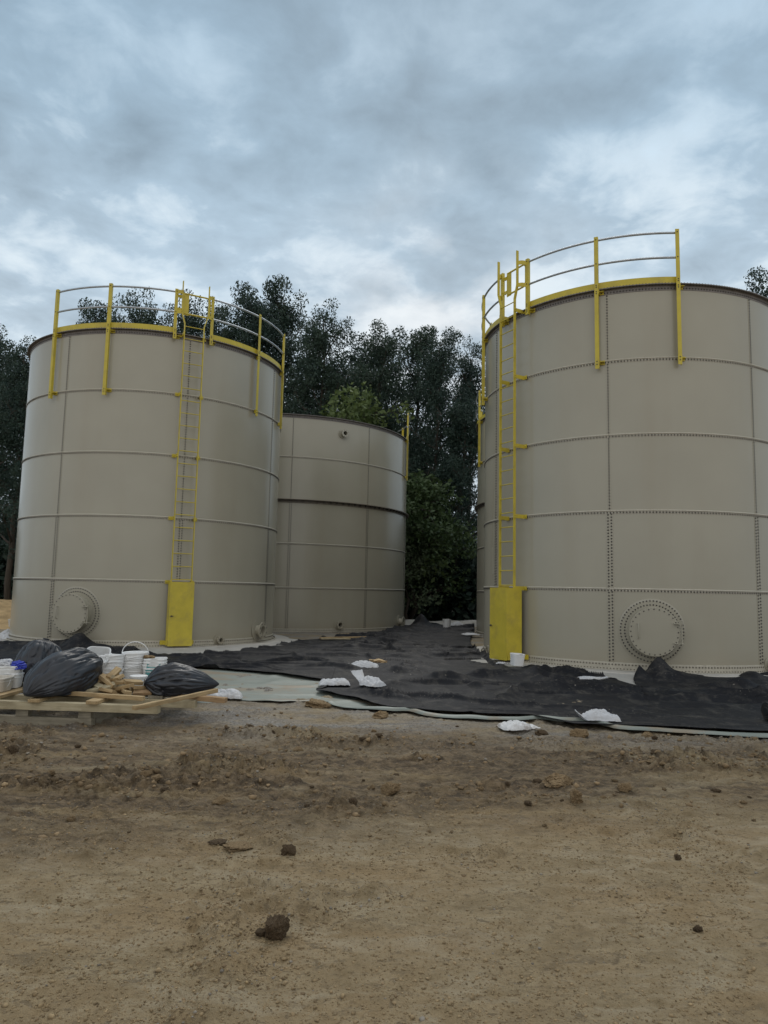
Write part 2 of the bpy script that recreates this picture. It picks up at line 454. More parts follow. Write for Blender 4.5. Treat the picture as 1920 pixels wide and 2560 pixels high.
# ------------------------------------------------------------------ tanks
CAMZ = 1.6
H = 1.5          # height of one ring of plates
def build_tank(label, cx, cy, R, z0, seams, view, o):
    t = thing('storage_tank', label, 'tank', (cx, cy, z0), 0, 'bolted steel storage tanks')
    def P(az, r, z): return Vector((r * math.cos(R_(az)), r * math.sin(R_(az)), z))
    def fr(az):
        n = Vector((math.cos(R_(az)), math.sin(R_(az)), 0)); return n, Vector((-n.y, n.x, 0)), Vector((0, 0, 1))
    TOP = 5 * H
    a0, a1 = view - 118, view + 118
    # shell
    m = MB(); m.lathe([(R, .0), (R, TOP), (R - .012, TOP), (R - .012, TOP - .3)], 256)
    m.build('shell', M['tank'], t, 40)
    m = MB(); m.lathe([(R - .013, TOP - .12), (R * .5, TOP + .10), (.05, TOP + .16)], 96, close=True); m.build('roof', M['tank'], t, 40)
    dz = .06 / R * 180 / PI
    azs = np.arange(a0, a1, dz)
    for i in range(1, 5):
        z = i * H
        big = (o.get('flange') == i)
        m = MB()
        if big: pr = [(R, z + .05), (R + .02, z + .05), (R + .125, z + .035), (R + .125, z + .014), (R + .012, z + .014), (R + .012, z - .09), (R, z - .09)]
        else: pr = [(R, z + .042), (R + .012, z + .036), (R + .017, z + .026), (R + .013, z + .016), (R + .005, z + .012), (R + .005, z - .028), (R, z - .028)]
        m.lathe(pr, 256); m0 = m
        m = MB()
        for a in azs:
            n, tg, u = fr(a); m.bolt(P(a, R + (.012 if big else .005), z - (.03 if big else .008)), n)
            if big and int(a / dz) % 4 == 0: m.box(P(a, R + .06, z - .02), (n, tg, u), (.045, .007, .034))
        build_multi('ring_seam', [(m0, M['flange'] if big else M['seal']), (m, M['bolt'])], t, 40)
    # base angle and rim
    m = MB(); m.lathe([(R, .14), (R + .008, .135), (R + .008, .018), (R + .10, .014), (R + .10, .002), (R, .002)], 256)
    m0 = m; m = MB()
    for k, a in enumerate(azs):
        n, tg, u = fr(a); m.bolt(P(a, R + .008, .098), n)
        n, tg, u = fr(a + dz / 2); m.bolt(P(a + dz / 2, R + .055, .014), u, .014, .022)
    build_multi('base_angle', [(m0, M['seal']), (m, M['bolt_low'])], t, 40)
    m = MB(); m.lathe([(R, TOP - .115), (R + .008, TOP - .11), (R + .008, TOP - .012), (R + .085, TOP - .010), (R + .085, TOP + .004), (R - .012, TOP + .006)], 256)
    m0 = m; m = MB()
    for k, a in enumerate(azs):
        n, tg, u = fr(a); m.bolt(P(a, R + .008, TOP - .075), n)
        m.bolt(P(a, R + .05, TOP + .004), u, .013, .022)
        m.bolt(P(a, R + .05, TOP - .011), -u, .012, .014)
    build_multi('top_rim', [(m0, M['rim']), (m, M['bolt'])], t, 40)
    # vertical seams: single row above, double row in the two lowest courses
    for az in seams:
        n, tg, u = fr(az); m = MB(); bo = MB()
        nd = 3 if o.get('flange') else 2
        for (zz0, zz1, w) in ((nd * H + .045, TOP - .118, .032), (.142, nd * H - .03, .062)):
            k = 0
            for i in range(5):
                s0, s1 = max(zz0, i * H + .045), min(zz1, (i + 1) * H - (.08 if o.get('flange') == i + 1 else .03))
                if s1 - s0 < .2: continue
                vs = []
                for da in (-w, w):
                    for rr in (R - .002, R + .0055):
                        for z in (s0, s1):
                            a = math.radians(az) + da / R
                            vs.append((rr * math.cos(a), rr * math.sin(a), z))
                m.add(vs, [(2, 6, 7, 3), (0, 2, 3, 1), (4, 5, 7, 6), (1, 3, 7, 5), (0, 4, 6, 2)])
                nb = int((s1 - s0) / .058)
                for q in range(nb):
                    z = s0 + .03 + q * (s1 - s0 - .05) / max(1, nb - 1)
                    offs = (0,) if w < .05 else (-.031, .031)
                    for j, of in enumerate(offs):
                        a = az + math.degrees(of / R); n2 = fr(a)[0]
                        bo.bolt(P(a, R + .0055, z + (.014 if j else 0)), n2)
        build_multi('panel_seam', [(m, M['tank']), (bo, M['bolt'])], t)
    # guard rails
    for arc in o.get('rails', []):
        full, shorts = arc['posts'], arc.get('short', [])
        ends = arc['span']
        rr = R + .115
        m = MB()
        for zz in (TOP + 1.03, TOP + .52):
            na = max(6, int(abs(ends[1] - ends[0]) / 1.5))
            m.tube([P(a, rr - .03, zz) for a in np.linspace(ends[0], ends[1], na)], .0235, 10)
        g_ = m.build('guard_rail', M['galv'], t, 50)
        m = MB(); na = max(4, int(abs(ends[1] - ends[0]) / 1.2)); aa = np.linspace(ends[0], ends[1], na)
        rows = []
        for a in aa: rows.append([P(a, R + .045, TOP + .01), P(a, R + .045, TOP + .145), P(a, R + .052, TOP + .145), P(a, R + .052, TOP + .01)])
        for i in range(na - 1):
            m.add(rows[i] + rows[i + 1], [(0, 1, 5, 4), (1, 2, 6, 5), (2, 3, 7, 6), (3, 0, 4, 7)])
        m.add(rows[0], [(0, 1, 2, 3)]); m.add(rows[-1], [(3, 2, 1, 0)])
        m.build('toe_board', M['yellow'], g_)
        for az in full + shorts:
            n, tg, u = fr(az); zb = TOP - .16 if az in shorts else TOP - 1.65
            m = MB(); zt = TOP + 1.09
            c = P(az, rr + .012, (zb + zt) / 2)
            m.box(c, (n, tg, u), (.004, .038, (zt - zb) / 2))
            m.box(c + tg * .034 - n * .0335, (n, tg, u), (.0295, .004, (zt - zb) / 2))
            for zz in ([TOP - .06, TOP - 1.5 - .008] if az in full else [TOP - .07]):
                m.box(P(az, R + .055, zz) + tg * .085, (n, tg, u), (.05, .045, .004)); m.box(P(az, R + .012, zz) + tg * .085, (n, tg, u), (.006, .045, .045))
                m.box(P(az, R + .06, zz) + tg * .044, (n, tg, u), (.055, .005, .045))
            m0 = m; m = MB()
            for zz in (TOP + 1.03, TOP + .52, TOP + .07, TOP + .03, TOP - .06, TOP - .1) + ((TOP - 1.5, TOP - 1.56) if az in full else ()):
                m.bolt(P(az, rr + .016, zz), n, .013, .01)
            build_multi('post', [(m0, M['yellow']), (m, M['bolt'])], g_)
    # ladder with guard door and gate
    if 'ladder' in o:
        az, so = o['ladder'], o['standoff']
        n, tg, u = fr(az)
        def L(s, d, z): return n * (R + d) + tg * s + u * z
        m = MB(); hw = .235
        for s in (-1, 1):
            path = [(hw, H - .02), (hw, TOP + .22), (hw + .085, TOP + .50), (hw + .085, TOP + 1.27)]
            for (x0, z_0), (x1, z_1) in zip(path[:-1], path[1:]):
                m.bar(L(s * x0, so, z_0), L(s * x1, so, z_1), .020, .058, n) if False else m.box((L(s * x0, so, z_0) + L(s * x1, so, z_1)) / 2, ((L(s * (x1), so, z_1) - L(s * x0, so, z_0)).normalized(), n, (L(s * (x1), so, z_1) - L(s * x0, so, z_0)).normalized().cross(n)), ((L(s * x1, so, z_1) - L(s * x0, so, z_0)).length / 2 + .004, .029, .010))
        lad = m.build('ladder', M['yellow'], t)
        z = H + .06
        while z < TOP + .16:
            m = MB(); m.tube([L(-hw, so, z), L(hw, so, z)], .011, 8); m.build('rung', M['yellow'], lad, 50); z += .305
        for i in range(1, 6):
            for s in (-1, 1):
                m = MB(); zz = i * H + (.0 if i < 5 else -.03)
                m.box(L(s * (hw + .014), so / 2 + .02, zz), (n, tg, u), (so / 2 + .01, .004, .042))
                m.box(L(s * (hw + .058), .024, zz), (n, tg, u), (.005, .045, .042))
                m.bolt(L(s * (hw + .07), .03, zz), n); m.bolt(L(s * (hw + .018), so, zz + .02), tg * s); m.bolt(L(s * (hw + .018), so, zz - .02), tg * s)
                m.build('bracket', M['yellow'], lad)
        # arms from the ladder extensions to the gate posts
        pa = o['gate_posts']
        for s, azp in ((-1, pa[0]), (1, pa[1])):
            for zz in (TOP + 1.0, TOP + .50):
                m = MB(); p0 = L(s * (hw + .085), so, zz); p1 = P(azp, R + .115, zz)
                mid = p0 * .35 + p1 * .65 + n * .05
                d1 = (mid - p0); d2 = (p1 - mid)
                m.box((p0 + mid) / 2, (d1.normalized(), u, d1.normalized().cross(u)), (d1.length / 2, .045, .004))
                m.box((p1 + mid) / 2, (d2.normalized(), u, d2.normalized().cross(u)), (d2.length / 2, .045, .004))
                m.build('arm', M['yellow'], lad)
        # gate
        A = P(pa[0], R + .10, 0); B = P(pa[1], R + .10, 0); e = (B - A).normalized(); W = (B - A).length
        if e.dot(tg) < 0: pass
        q = u.cross(e)
        m = MB(); m.box(A + e * .23 + u * (TOP + .76), (e, q, u), (.075, .006, .28)); 
        gate = m.build('gate', M['yellow'], t)
        m = MB(); xe = W - .06
        pts = [A + e * .2 + u * (TOP + 1.02)] + [A + e * (xe - .1 + .1 * math.sin(k / 5 * PI / 2)) + u * (TOP + 1.02 - .1 * (1 - math.cos(k / 5 * PI / 2))) for k in range(6)]
        pts += [A + e * (xe - .1 + .1 * math.cos(k / 5 * PI / 2)) + u * (TOP + .62 - .1 * math.sin(k / 5 * PI / 2)) for k in range(6)] + [A + e * .2 + u * (TOP + .52)]
        m.tube(pts, .021, 8); m.build('gate_tube', M['yellow'], gate, 50)
        for zz in (TOP + .93, TOP + .60):
            m = MB(); m.box(A + e * .09 + u * zz, (e, q, u), (.085, .006, .036)); m.tube([A + e * .1 + q * .012 + u * (zz - .04), A + e * .1 + q * .012 + u * (zz + .04)], .014, 8)
            m.build('hinge', M['yellow'], gate)
        # guard door on the lowest course
        dd, dw = o['door_depth'], .275
        m = MB()
        for s in (-1, 1):
            m.box(L(s * (dw - .004), (dd + .10) / 2, .77), (n, tg, u), ((dd - .10) / 2 - .004, .004, .73))
        m.box(L(0, (dd + .10) / 2, 1.497), (n, tg, u), ((dd - .10) / 2 - .004, dw - .01, .003))
        for s in (-1, 1):
            m.box(L(s * (dw + .058), .03, .10), (n, tg, u), (.008, .055, .05)); m.box(L(s * (dw + .012), dd / 2, .10), (n, tg, u), (dd / 2 - .02, .006, .05))
        gd = m.build('ladder_guard', M['yellow'], t)
        m = MB(); m.box(L(0, dd, .77), (n, tg, u), (.004, dw, .735)); dr = m.build('door', M['yellow'], gd)
        m = MB(); m.tube([L(-dw + .05, dd + .004, .72), L(-dw + .05, dd + .03, .72)], .018, 10); m.box(L(-dw + .06, dd + .026, .72), (n, tg, u), (.004, .035, .010))
        m.build('latch', M['bolt'], dr, 40)
    # manhole
    if 'manhole' in o:
        az, zc = o['manhole']; n, tg, u = fr(az)
        def S(r, th, dr):   # on the shell
            s = r * math.cos(th); a = math.radians(az) + s / R
            return Vector(((R + dr) * math.cos(a), (R + dr) * math.sin(a), zc + r * math.sin(th)))
        m = MB(); nn = 72; vs = []; rad = [(.40, .010), (.47, .010), (.54, .010), (.60, .010), (.604, .008), (.604, -.004)]
        for (r, d) in rad:
            for k in range(nn): vs.append(S(r, 2 * PI * k / nn, d))
        fs = [(i * nn + k, i * nn + (k + 1) % nn, (i + 1) * nn + (k + 1) % nn, (i + 1) * nn + k) for i in range(len(rad) - 1) for k in range(nn)]
        fs = [f[::-1] for f in fs]
        m.add(vs, fs)
        m0 = m; m = MB()
        for r, nb in ((.565, 58), (.49, 54)):
            for k in range(nb):
                th = 2 * PI * k / nb; p = S(r, th, .010); a = math.radians(az) + r * math.cos(th) / R
                m.bolt(p, (math.cos(a), math.sin(a), 0), .0155, .013)
        mh = build_multi('manhole', [(m0, M['tank']), (m, M['bolt'])], t, 30)
        Mx = Matrix((( tg.x, u.x, n.x, n.x * R), (tg.y, u.y, n.y, n.y * R), (tg.z, u.z, n.z, zc), (0, 0, 0, 1)))
        m = MB(); m.lathe([(.405, -.06), (.405, .225), (.445, .227), (.445, .245)], 64, Mx); m.build('neck', M['tank'], mh, 40)
        m = MB(); m.lathe([(.446, .247), (.447, .264), (.444, .268), (.0, .270)], 64, Mx); m0 = m; m = MB()
        for k in range(28):
            th = 2 * PI * k / 28; m.bolt(Mx @ Vector((.415 * math.cos(th), .415 * math.sin(th), .269)), n, .0125, .011)
        cv = build_multi('cover', [(m0, M['tank']), (m, M['bolt'])], mh, 40)
        m = MB()
        for zz in (.16, -.20):
            m.box(Mx @ Vector((.42, zz, .286)), (tg, u, n), (.085, .009, .03)); m.box(Mx @ Vector((.475, zz, .21)), (tg, u, n), (.03, .009, .06))
        m.tube([Mx @ Vector((.475, .2, .286)), Mx @ Vector((.475, -.24, .286))], .012, 8)
        m.build('hinge', M['tank'], cv)
        m = MB(); m.tube([Mx @ Vector(p) for p in ((-.29, .15, .266), (-.29, .14, .32), (-.29, .10, .325), (-.285, -.08, .325), (-.285, -.12, .32), (-.285, -.13, .266))], .009, 8)
        m.build('handle', M['tank'], cv, 60)
    for (az, zc, r, ln) in o.get('nozzles', []):
        n, tg, u = fr(az)
        Mx = Matrix((( tg.x, u.x, n.x, n.x * R), (tg.y, u.y, n.y, n.y * R), (0, 1, 0, zc), (0, 0, 0, 1)))
        m = MB(); m.lathe([(r * 2.1, .004), (r * 2.1, .02), (r, .022), (r, ln - .028), (r * 1.65, ln - .028), (r * 1.65, ln), (r * .88, ln), (r * .88, .024)], 32, Mx)
        m0 = m; mb_ = MB(); mb_.lathe([(r * .87, .03), (0.001, .03)], 24, Mx)
        m = MB()
        for k in range(8):
            th = 2 * PI * (k + .5) / 8
            m.bolt(Mx @ Vector((r * 1.32 * math.cos(th), r * 1.32 * math.sin(th), ln)), n, r * .13, r * .1)
        nz = build_multi('nozzle', [(m0, M['tank']), (m, M['bolt'])], t, 40); mb_.build('bore', M['dark'], nz)
    # concrete ring under the tank
    m = MB(); pr = [(R + .48, -.20), (R + .48, -.02), (R + .46, -.002), (R - .3, .0)]
    mw = MB(); mw.lathe(pr, 160)
    co = mw.build('concrete_pad', M['concrete'], None, 40, (cx, cy, z0)); tag(co, kind='structure')
    return t

build_tank('tan bolted steel tank on the left with yellow ladder and round manhole', -6.436, 20.027, 3.401, CAMZ - 1.4267, [-112.07, -61.83, -12.5, -163], -72, dict(
    rails=[dict(span=(-119.2, -68.5), posts=[-119.0, -93.7], short=[-68.5]), dict(span=(-54, -5), posts=[-29.7, -5.0], short=[-54.0])],
    ladder=-61.3, standoff=.20, gate_posts=(-68.5, -54.0), door_depth=.34, manhole=(-100.4, .745),
    nozzles=[(-20, .31, .13, .19), (-43.7, .13, .06, .15)]))
build_tank('tan bolted steel tank on the right, nearest of all, cut by the frame', 5.767, 16.883, 3.351, CAMZ - 1.4115, [-165.26, -114.42, -63.66], -109, dict(
    rails=[dict(span=(-143.5, -92.0), posts=[-117.5, -92.0], short=[-143.5]), dict(span=(-157.7, -209.8), posts=[-178.6, -209.8], short=[-157.7])],
    ladder=-150.6, standoff=.27, gate_posts=(-157.7, -143.5), door_depth=.50, manhole=(-101.85, .745),
    nozzles=[(-60.2, .14, .06, .16), (-169, .13, .06, .12), (-205, 6.9, .09, .15)]))
build_tank('tan bolted tank in the middle gap, farther back and without a ladder', -4.055, 29.30, 4.957, CAMZ - 1.5127, [-80.15, -45.79, -114.5, -11], -82, dict(
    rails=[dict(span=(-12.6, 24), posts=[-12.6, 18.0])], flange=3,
    nozzles=[(-59, 6.99, .085, .16), (-59, .28, .085, .18), (-18, .31, .12, .2)]))
build_tank('tan tank mostly hidden behind the right tank, a narrow strip showing', 8.33, 25.35, 4.957, CAMZ - 1.50, [-150, -115, -185], -110, dict(
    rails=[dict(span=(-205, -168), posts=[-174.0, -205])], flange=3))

# ------------------------------------------------------------------ black sheet and pale liner
def ruled(F, B, nu, nv, vpow=1.0):
    F = np.array(F, float); B = np.array(B, float)
    d = np.concatenate([[0], np.cumsum(np.linalg.norm(np.diff(F, axis=0), axis=1) + np.linalg.norm(np.diff(B, axis=0), axis=1))]); d /= d[-1]
    s = np.linspace(0, 1, nu)
    f = np.stack([np.interp(s, d, F[:, k]) for k in (0, 1)], -1); b = np.stack([np.interp(s, d, B[:, k]) for k in (0, 1)], -1)
    for arr in (f, b):
        for _ in range(3): arr[1:-1] = (arr[:-2] + 2 * arr[1:-1] + arr[2:]) / 4
    v = np.linspace(0, 1, nv) ** vpow
    return f[None] * (1 - v[:, None, None]) + b[None] * v[:, None, None], s, v
FB = [((-13, 12.4), (-13, 17.8)), ((-9.5, 12.5), (-9.6, 17.3)), ((-7, 12.6), (-8.2, 17.0)), ((-5.5, 12.8), (-6.4, 16.45)), ((-4, 13.1), (-4.75, 15.3)), ((-2.9, 13.05), (-3.9, 15.1)), ((-2.24, 12.75), (-3.35, 16.3)),
      ((-1.6, 12.45), (-2.75, 18.0)), ((-1.12, 12.05), (-2.1, 20.5)), ((-.86, 11.85), (-1.3, 22.0)), ((-.80, 11.3), (-.9, 23)), ((-.95, 10.78), (-.5, 24.2)), ((-.6, 10.55), (.25, 26.2)), ((-.3, 10.35), (1.0, 28.5)), ((-.09, 9.95), (1.9, 30.2)),
      ((.11, 9.72), (3.2, 31.0)), ((.35, 9.62), (3.9, 30.5)), ((.5, 9.55), (3.4, 26.5)), ((.8, 9.42), (2.9, 23.4)), ((1.2, 9.3), (2.5, 20.5)), ((1.6, 9.25), (2.3, 17.4)), ((1.9, 9.25), (2.3, 15.1)), ((2.05, 9.05), (2.6, 14.1)),
      ((2.3, 8.7), (3.2, 14.05)), ((2.7, 8.72), (3.75, 13.55)), ((3.0, 8.72), (4.1, 12.9)), ((3.25, 8.68), (4.3, 12.1)), ((3.45, 8.63), (4.42, 12.8)), ((3.75, 8.56), (5.0, 13.45)), ((4.3, 8.48), (6.0, 13.25)), ((6, 8.36), (7.6, 13.5)), ((10, 8.2), (11, 13.3))]
P2, su, sv = ruled([a for a, _ in FB], [b for _, b in FB], 1150, 420, 1.15)
X, Y = P2[..., 0].copy(), P2[..., 1].copy()
V = np.broadcast_to(sv[:, None], X.shape)
def calm_(y): return .3 + .7 * sstep(9.4, 11.2, y)
# ragged edges
edge = fbm(X * 2.2, Y * 2.2, oct=4, seed=70)
edge2 = fbm(X * 9, Y * 9, oct=2, seed=73)
eb = sstep(.9, 1, V)
quiet = 1 - .9 * sstep(3.4, 3.8, X) * (1 - sstep(4.4, 4.6, X))
Y = Y + (.22 * edge + .015 * edge2) * eb * quiet - .05 * edge * (1 - sstep(0, .05, V))
def ridge(n, k=3.2): return np.maximum(0, 1 - np.abs(n) * k) ** 2
wx = X + .25 * fbm(X * 1.3, Y * 1.3, oct=2, seed=170); wy_ = Y + .25 * fbm(X * 1.3 + 5, Y * 1.3, oct=2, seed=169)
def crease(a, b, k, sd, m0, m1): return ridge(fbm(a, b, oct=1, seed=sd), k) * sstep(m0, m1, fbm(X * .55 + sd, Y * .55, oct=2, seed=sd + 1))
w1 = crease(wx * .45 + .25 * wy_, wy_ * .6 - .1 * wx, 6, 71, -.1, .25)
w2 = crease(wx * .28 - .06 * wy_, wy_ * 1.3 + .12 * wx, 5, 75, -.15, .2)
w3 = fbm(X * 3, Y * 4, oct=3, seed=77)
w4 = crease(wx * .7 + .3 * wy_, wy_ * 2.4, 5, 171, -.15, .2)
w5 = crease(wx * 1.1 + .5 * wy_, wy_ * 1.2 + .3 * wx, 5, 175, -.05, .3)
Zf = ground_base(X, Y) + .045 + (.10 * w1 + .11 * w2 + .06 * w4) * calm_(Y) + .03 * w5 * (.4 + .6 * calm_(Y)) + .004 * w3 + .02 * fbm(X * .8, Y * .8, oct=2, seed=79)
# bunched up along the tank edge
hb = sstep(.80, .97, V) * (1 - .75 * sstep(.985, 1.0, V))
tank_side = 1 - .92 * sstep(-5.2, -4.6, X) * (1 - sstep(1.2, 2.2, X)) - .8 * sstep(2.3, 2.5, X) * (1 - sstep(4.2, 4.45, X))
Zf += hb * tank_side * quiet * (.035 + .11 * np.maximum(0, fbm(X * 1.4, Y * 1.4, oct=3, seed=81)))
def gauss(x, y, sx, sy, a): return a * np.exp(-((X - x) / sx) ** 2 - ((Y - y) / sy) ** 2)
Zf += gauss(5.0, 13.15, .17, .25, .26) + gauss(4.55, 13.0, .13, .22, .17) + gauss(5.3, 13.1, .4, .3, .07) + gauss(6.75, 13.2, .16, .25, .10)
Zf += gauss(-6.75, 16.2, .3, .3, .26) + gauss(-6.2, 16.0, .3, .3, .08) + gauss(1.55, 28.2, .3, .4, .5) + gauss(-3.6, 14.9, .5, .2, .06)
Zf += gauss(2.35, 12.6, .9, .16, .08) + gauss(1.1, 12.35, .45, .12, .12) + gauss(3.2, 10.9, 1.3, .14, .03) + gauss(.1, 12.9, 1.2, .10, .05)
Zf += gauss(2.9, 13.8, .12, .2, .08) + gauss(3.45, 13.6, .12, .3, .05)
def fold(pts, wd, ht, skew=.6):
    global Zf
    pts = np.array(pts, float); best = np.full(X.shape, 1e9); sgn = np.zeros(X.shape); tt = np.zeros(X.shape); Ls = np.linalg.norm(np.diff(pts, axis=0), axis=1); tot = Ls.sum(); acc = 0
    jx = X + .06 * fbm(X * 2.2, Y * 2.2, oct=2, seed=231); jy = Y + .06 * fbm(X * 2.2 + 9, Y * 2.2, oct=2, seed=233)
    for a, b_, L_ in zip(pts[:-1], pts[1:], Ls):
        d_ = (b_ - a) / L_; t = np.clip((jx - a[0]) * d_[0] + (jy - a[1]) * d_[1], 0, L_)
        qx, qy = jx - a[0] - t * d_[0], jy - a[1] - t * d_[1]; dist_ = np.hypot(qx, qy); m_ = dist_ < best
        best = np.where(m_, dist_, best); sgn = np.where(m_, np.sign(d_[0] * qy - d_[1] * qx), sgn); tt = np.where(m_, (acc + t) / tot, tt); acc += L_
    w_ = wd * np.where(sgn < 0, skew, 1.0)
    Zf = Zf + ht * (.6 + .8 * fbm(tt * 7, tt * 0 + ht * 50, oct=2, seed=235)) * np.exp(-(best / w_) ** 2) * np.sin(np.clip(tt, 0, 1) * PI) ** .5
fold([(.9, 12.2), (1.6, 12.6), (2.5, 12.75), (3.4, 12.4), (4.2, 12.0)], .16, .13)
fold([(-2.1, 13.9), (-1.0, 13.3), (.2, 13.0), (1.0, 12.3)], .15, .10)
fold([(2.6, 13.4), (3.2, 13.2), (3.7, 12.9)], .16, .08, .9)
fold([(-3.0, 14.6), (-1.6, 15.4), (.4, 15.6), (1.9, 15.0)], .18, .11)
fold([(-2.4, 16.8), (-.8, 17.6), (1.2, 17.2)], .2, .12)
fold([(-1.6, 19.0), (.2, 19.8), (2.2, 18.9)], .22, .13)
fold([(-.6, 22.4), (.9, 23.2), (2.5, 22.2)], .25, .14)
fold([(.2, 25.2), (1.6, 26.2), (3.2, 25.6)], .3, .14)
fold([(4.9, 12.4), (6.0, 12.1), (7.4, 12.3)], .16, .10)
fold([(3.9, 10.6), (5.2, 10.3), (6.6, 10.5)], .2, .045)
fold([(.3, 11.2), (1.5, 11.5), (2.8, 11.2)], .2, .05)
fold([(-.7, 11.0), (-.1, 10.75), (.5, 10.1)], .14, .07)
fold([(-4.4, 14.3), (-3.2, 13.9), (-2.2, 13.6)], .16, .10)
# where it lies over the folded liner edge
Zf += .03 * (1 - sstep(.0, .06, V))
fab = grid_obj('geotextile_sheet', np.stack([X, Y, Zf], -1), M['fabric'])
tag(fab, 'black geotextile sheet wrinkled across the ground between the tanks', 'sheet')
def fab_z(x, y):
    d = (X - x) ** 2 + (Y - y) ** 2; return float(Zf.ravel()[d.argmin()])
sol = fab.modifiers.new('thickness', 'SOLIDIFY'); sol.thickness = .006; sol.offset = -1

LB = [((-5.0, 10.0), (-5.0, 11.5)), ((-3.6, 9.95), (-3.6, 13.0)), ((-2.9, 9.95), (-3.0, 13.2)), ((-2.32, 9.95), (-2.85, 13.2)), ((-2.1, 10.25), (-2.3, 13.1)), ((-1.9, 10.15), (-1.7, 12.8)), ((-1.4, 10.03), (-1.2, 12.5)), ((-1.1, 10.12), (-.7, 12.3)), ((-.86, 10.35), (-.5, 12.1)), ((-.7, 10.05), (-.2, 11.5)), ((-.5, 9.8), (.1, 11)), ((-.2, 9.66), (.4, 10.8)), ((.16, 9.5), (.7, 10.7)), ((.37, 9.58), (.9, 10.6)),
      ((.55, 9.3), (1.1, 10.5)), ((.8, 9.2), (1.4, 10.4)), ((1.3, 9.08), (1.7, 10.3)), ((1.75, 9.1), (2.0, 10.2)), ((2.0, 9.2), (2.2, 10.2)), ((2.2, 9.0), (2.4, 10.1)), ((2.6, 9.0), (2.8, 10.0)), ((2.78, 8.62), (3.0, 10.0)), ((3.4, 8.48), (3.5, 9.8)), ((4.0, 8.36), (4.2, 9.7)), ((4.6, 8.3), (4.8, 9.6)), ((6, 8.2), (6.2, 9.6)), ((10, 8.05), (10, 9.5))]
L2, su, sv = ruled([a for a, _ in LB], [b for _, b in LB], 520, 70, 1.8)
lx, ly = L2[..., 0], L2[..., 1].copy(); LV = np.broadcast_to(sv[:, None], lx.shape)
ly = ly + .05 * fbm(lx * 2.5, ly * 2.5, oct=3, seed=83) * (1 - sstep(0, .2, LV))
dist = LV * np.linalg.norm(L2[-1] - L2[0], axis=-1)[None]
right = sstep(-.8, .3, lx)
lz = ground_base(lx, ly) + .014 + .012 * fbm(lx * 1.3, ly * 2.5, oct=3, seed=85) + (1 - right) * .02 * ridge(fbm(lx * .8, ly * 1.8, oct=2, seed=86))
roll = (.055 + .02 * fbm(lx * 1.5, ly * 0, oct=2, seed=88)) * np.sqrt(np.clip(1 - ((dist - .07) / .075) ** 2, 0, 1))
lz = lz + roll * (.35 + .65 * right) - .03 * right * sstep(.16, .3, dist)
lin = grid_obj('liner_sheet', np.stack([lx, ly, lz], -1), M['liner']); tag(lin, 'pale sage green liner sheet showing under the front edge of the black sheet', 'liner')
def put_z(x, y):
    """top of whatever sheet lies at x, y"""
    d = np.hypot(X - x, Y - y); i = d.argmin()
    z = gz(x, y)
    if d.ravel()[i] < .2: z = max(z, float(Zf.ravel()[i]))
    d = np.hypot(lx - x, ly - y); i = d.argmin()
    if d.ravel()[i] < .15: z = max(z, float(lz.ravel()[i]))
    return z

for (ux, uy, ur, a0, a1, w0, lab) in ((-6.436, 20.027, 3.401, -118, 8, 1.7, 'pale underlay sheet showing at the foot of the left tank'), (5.767, 16.883, 3.351, -186, -50, 1.75, 'pale underlay sheet showing at the foot of the right tank')):
    A_, R2 = np.meshgrid(np.radians(np.linspace(a0, a1, 260)), np.linspace(0, 1, 24))
    rad = ur + .42 + R2 * (w0 - .42 + .12 * fbm(A_ * 4, A_ * 0, oct=3, seed=191))
    px, py = ux + rad * np.cos(A_), uy + rad * np.sin(A_)
    pz = ground_base(px, py) + .022 + .05 * (1 - R2) ** 3 + .014 * fbm(px * 2, py * 2, oct=3, seed=193)
    o = grid_obj('underlay_sheet', np.stack([px, py, pz], -1), M['underlay']); tag(o, lab, 'sheet')

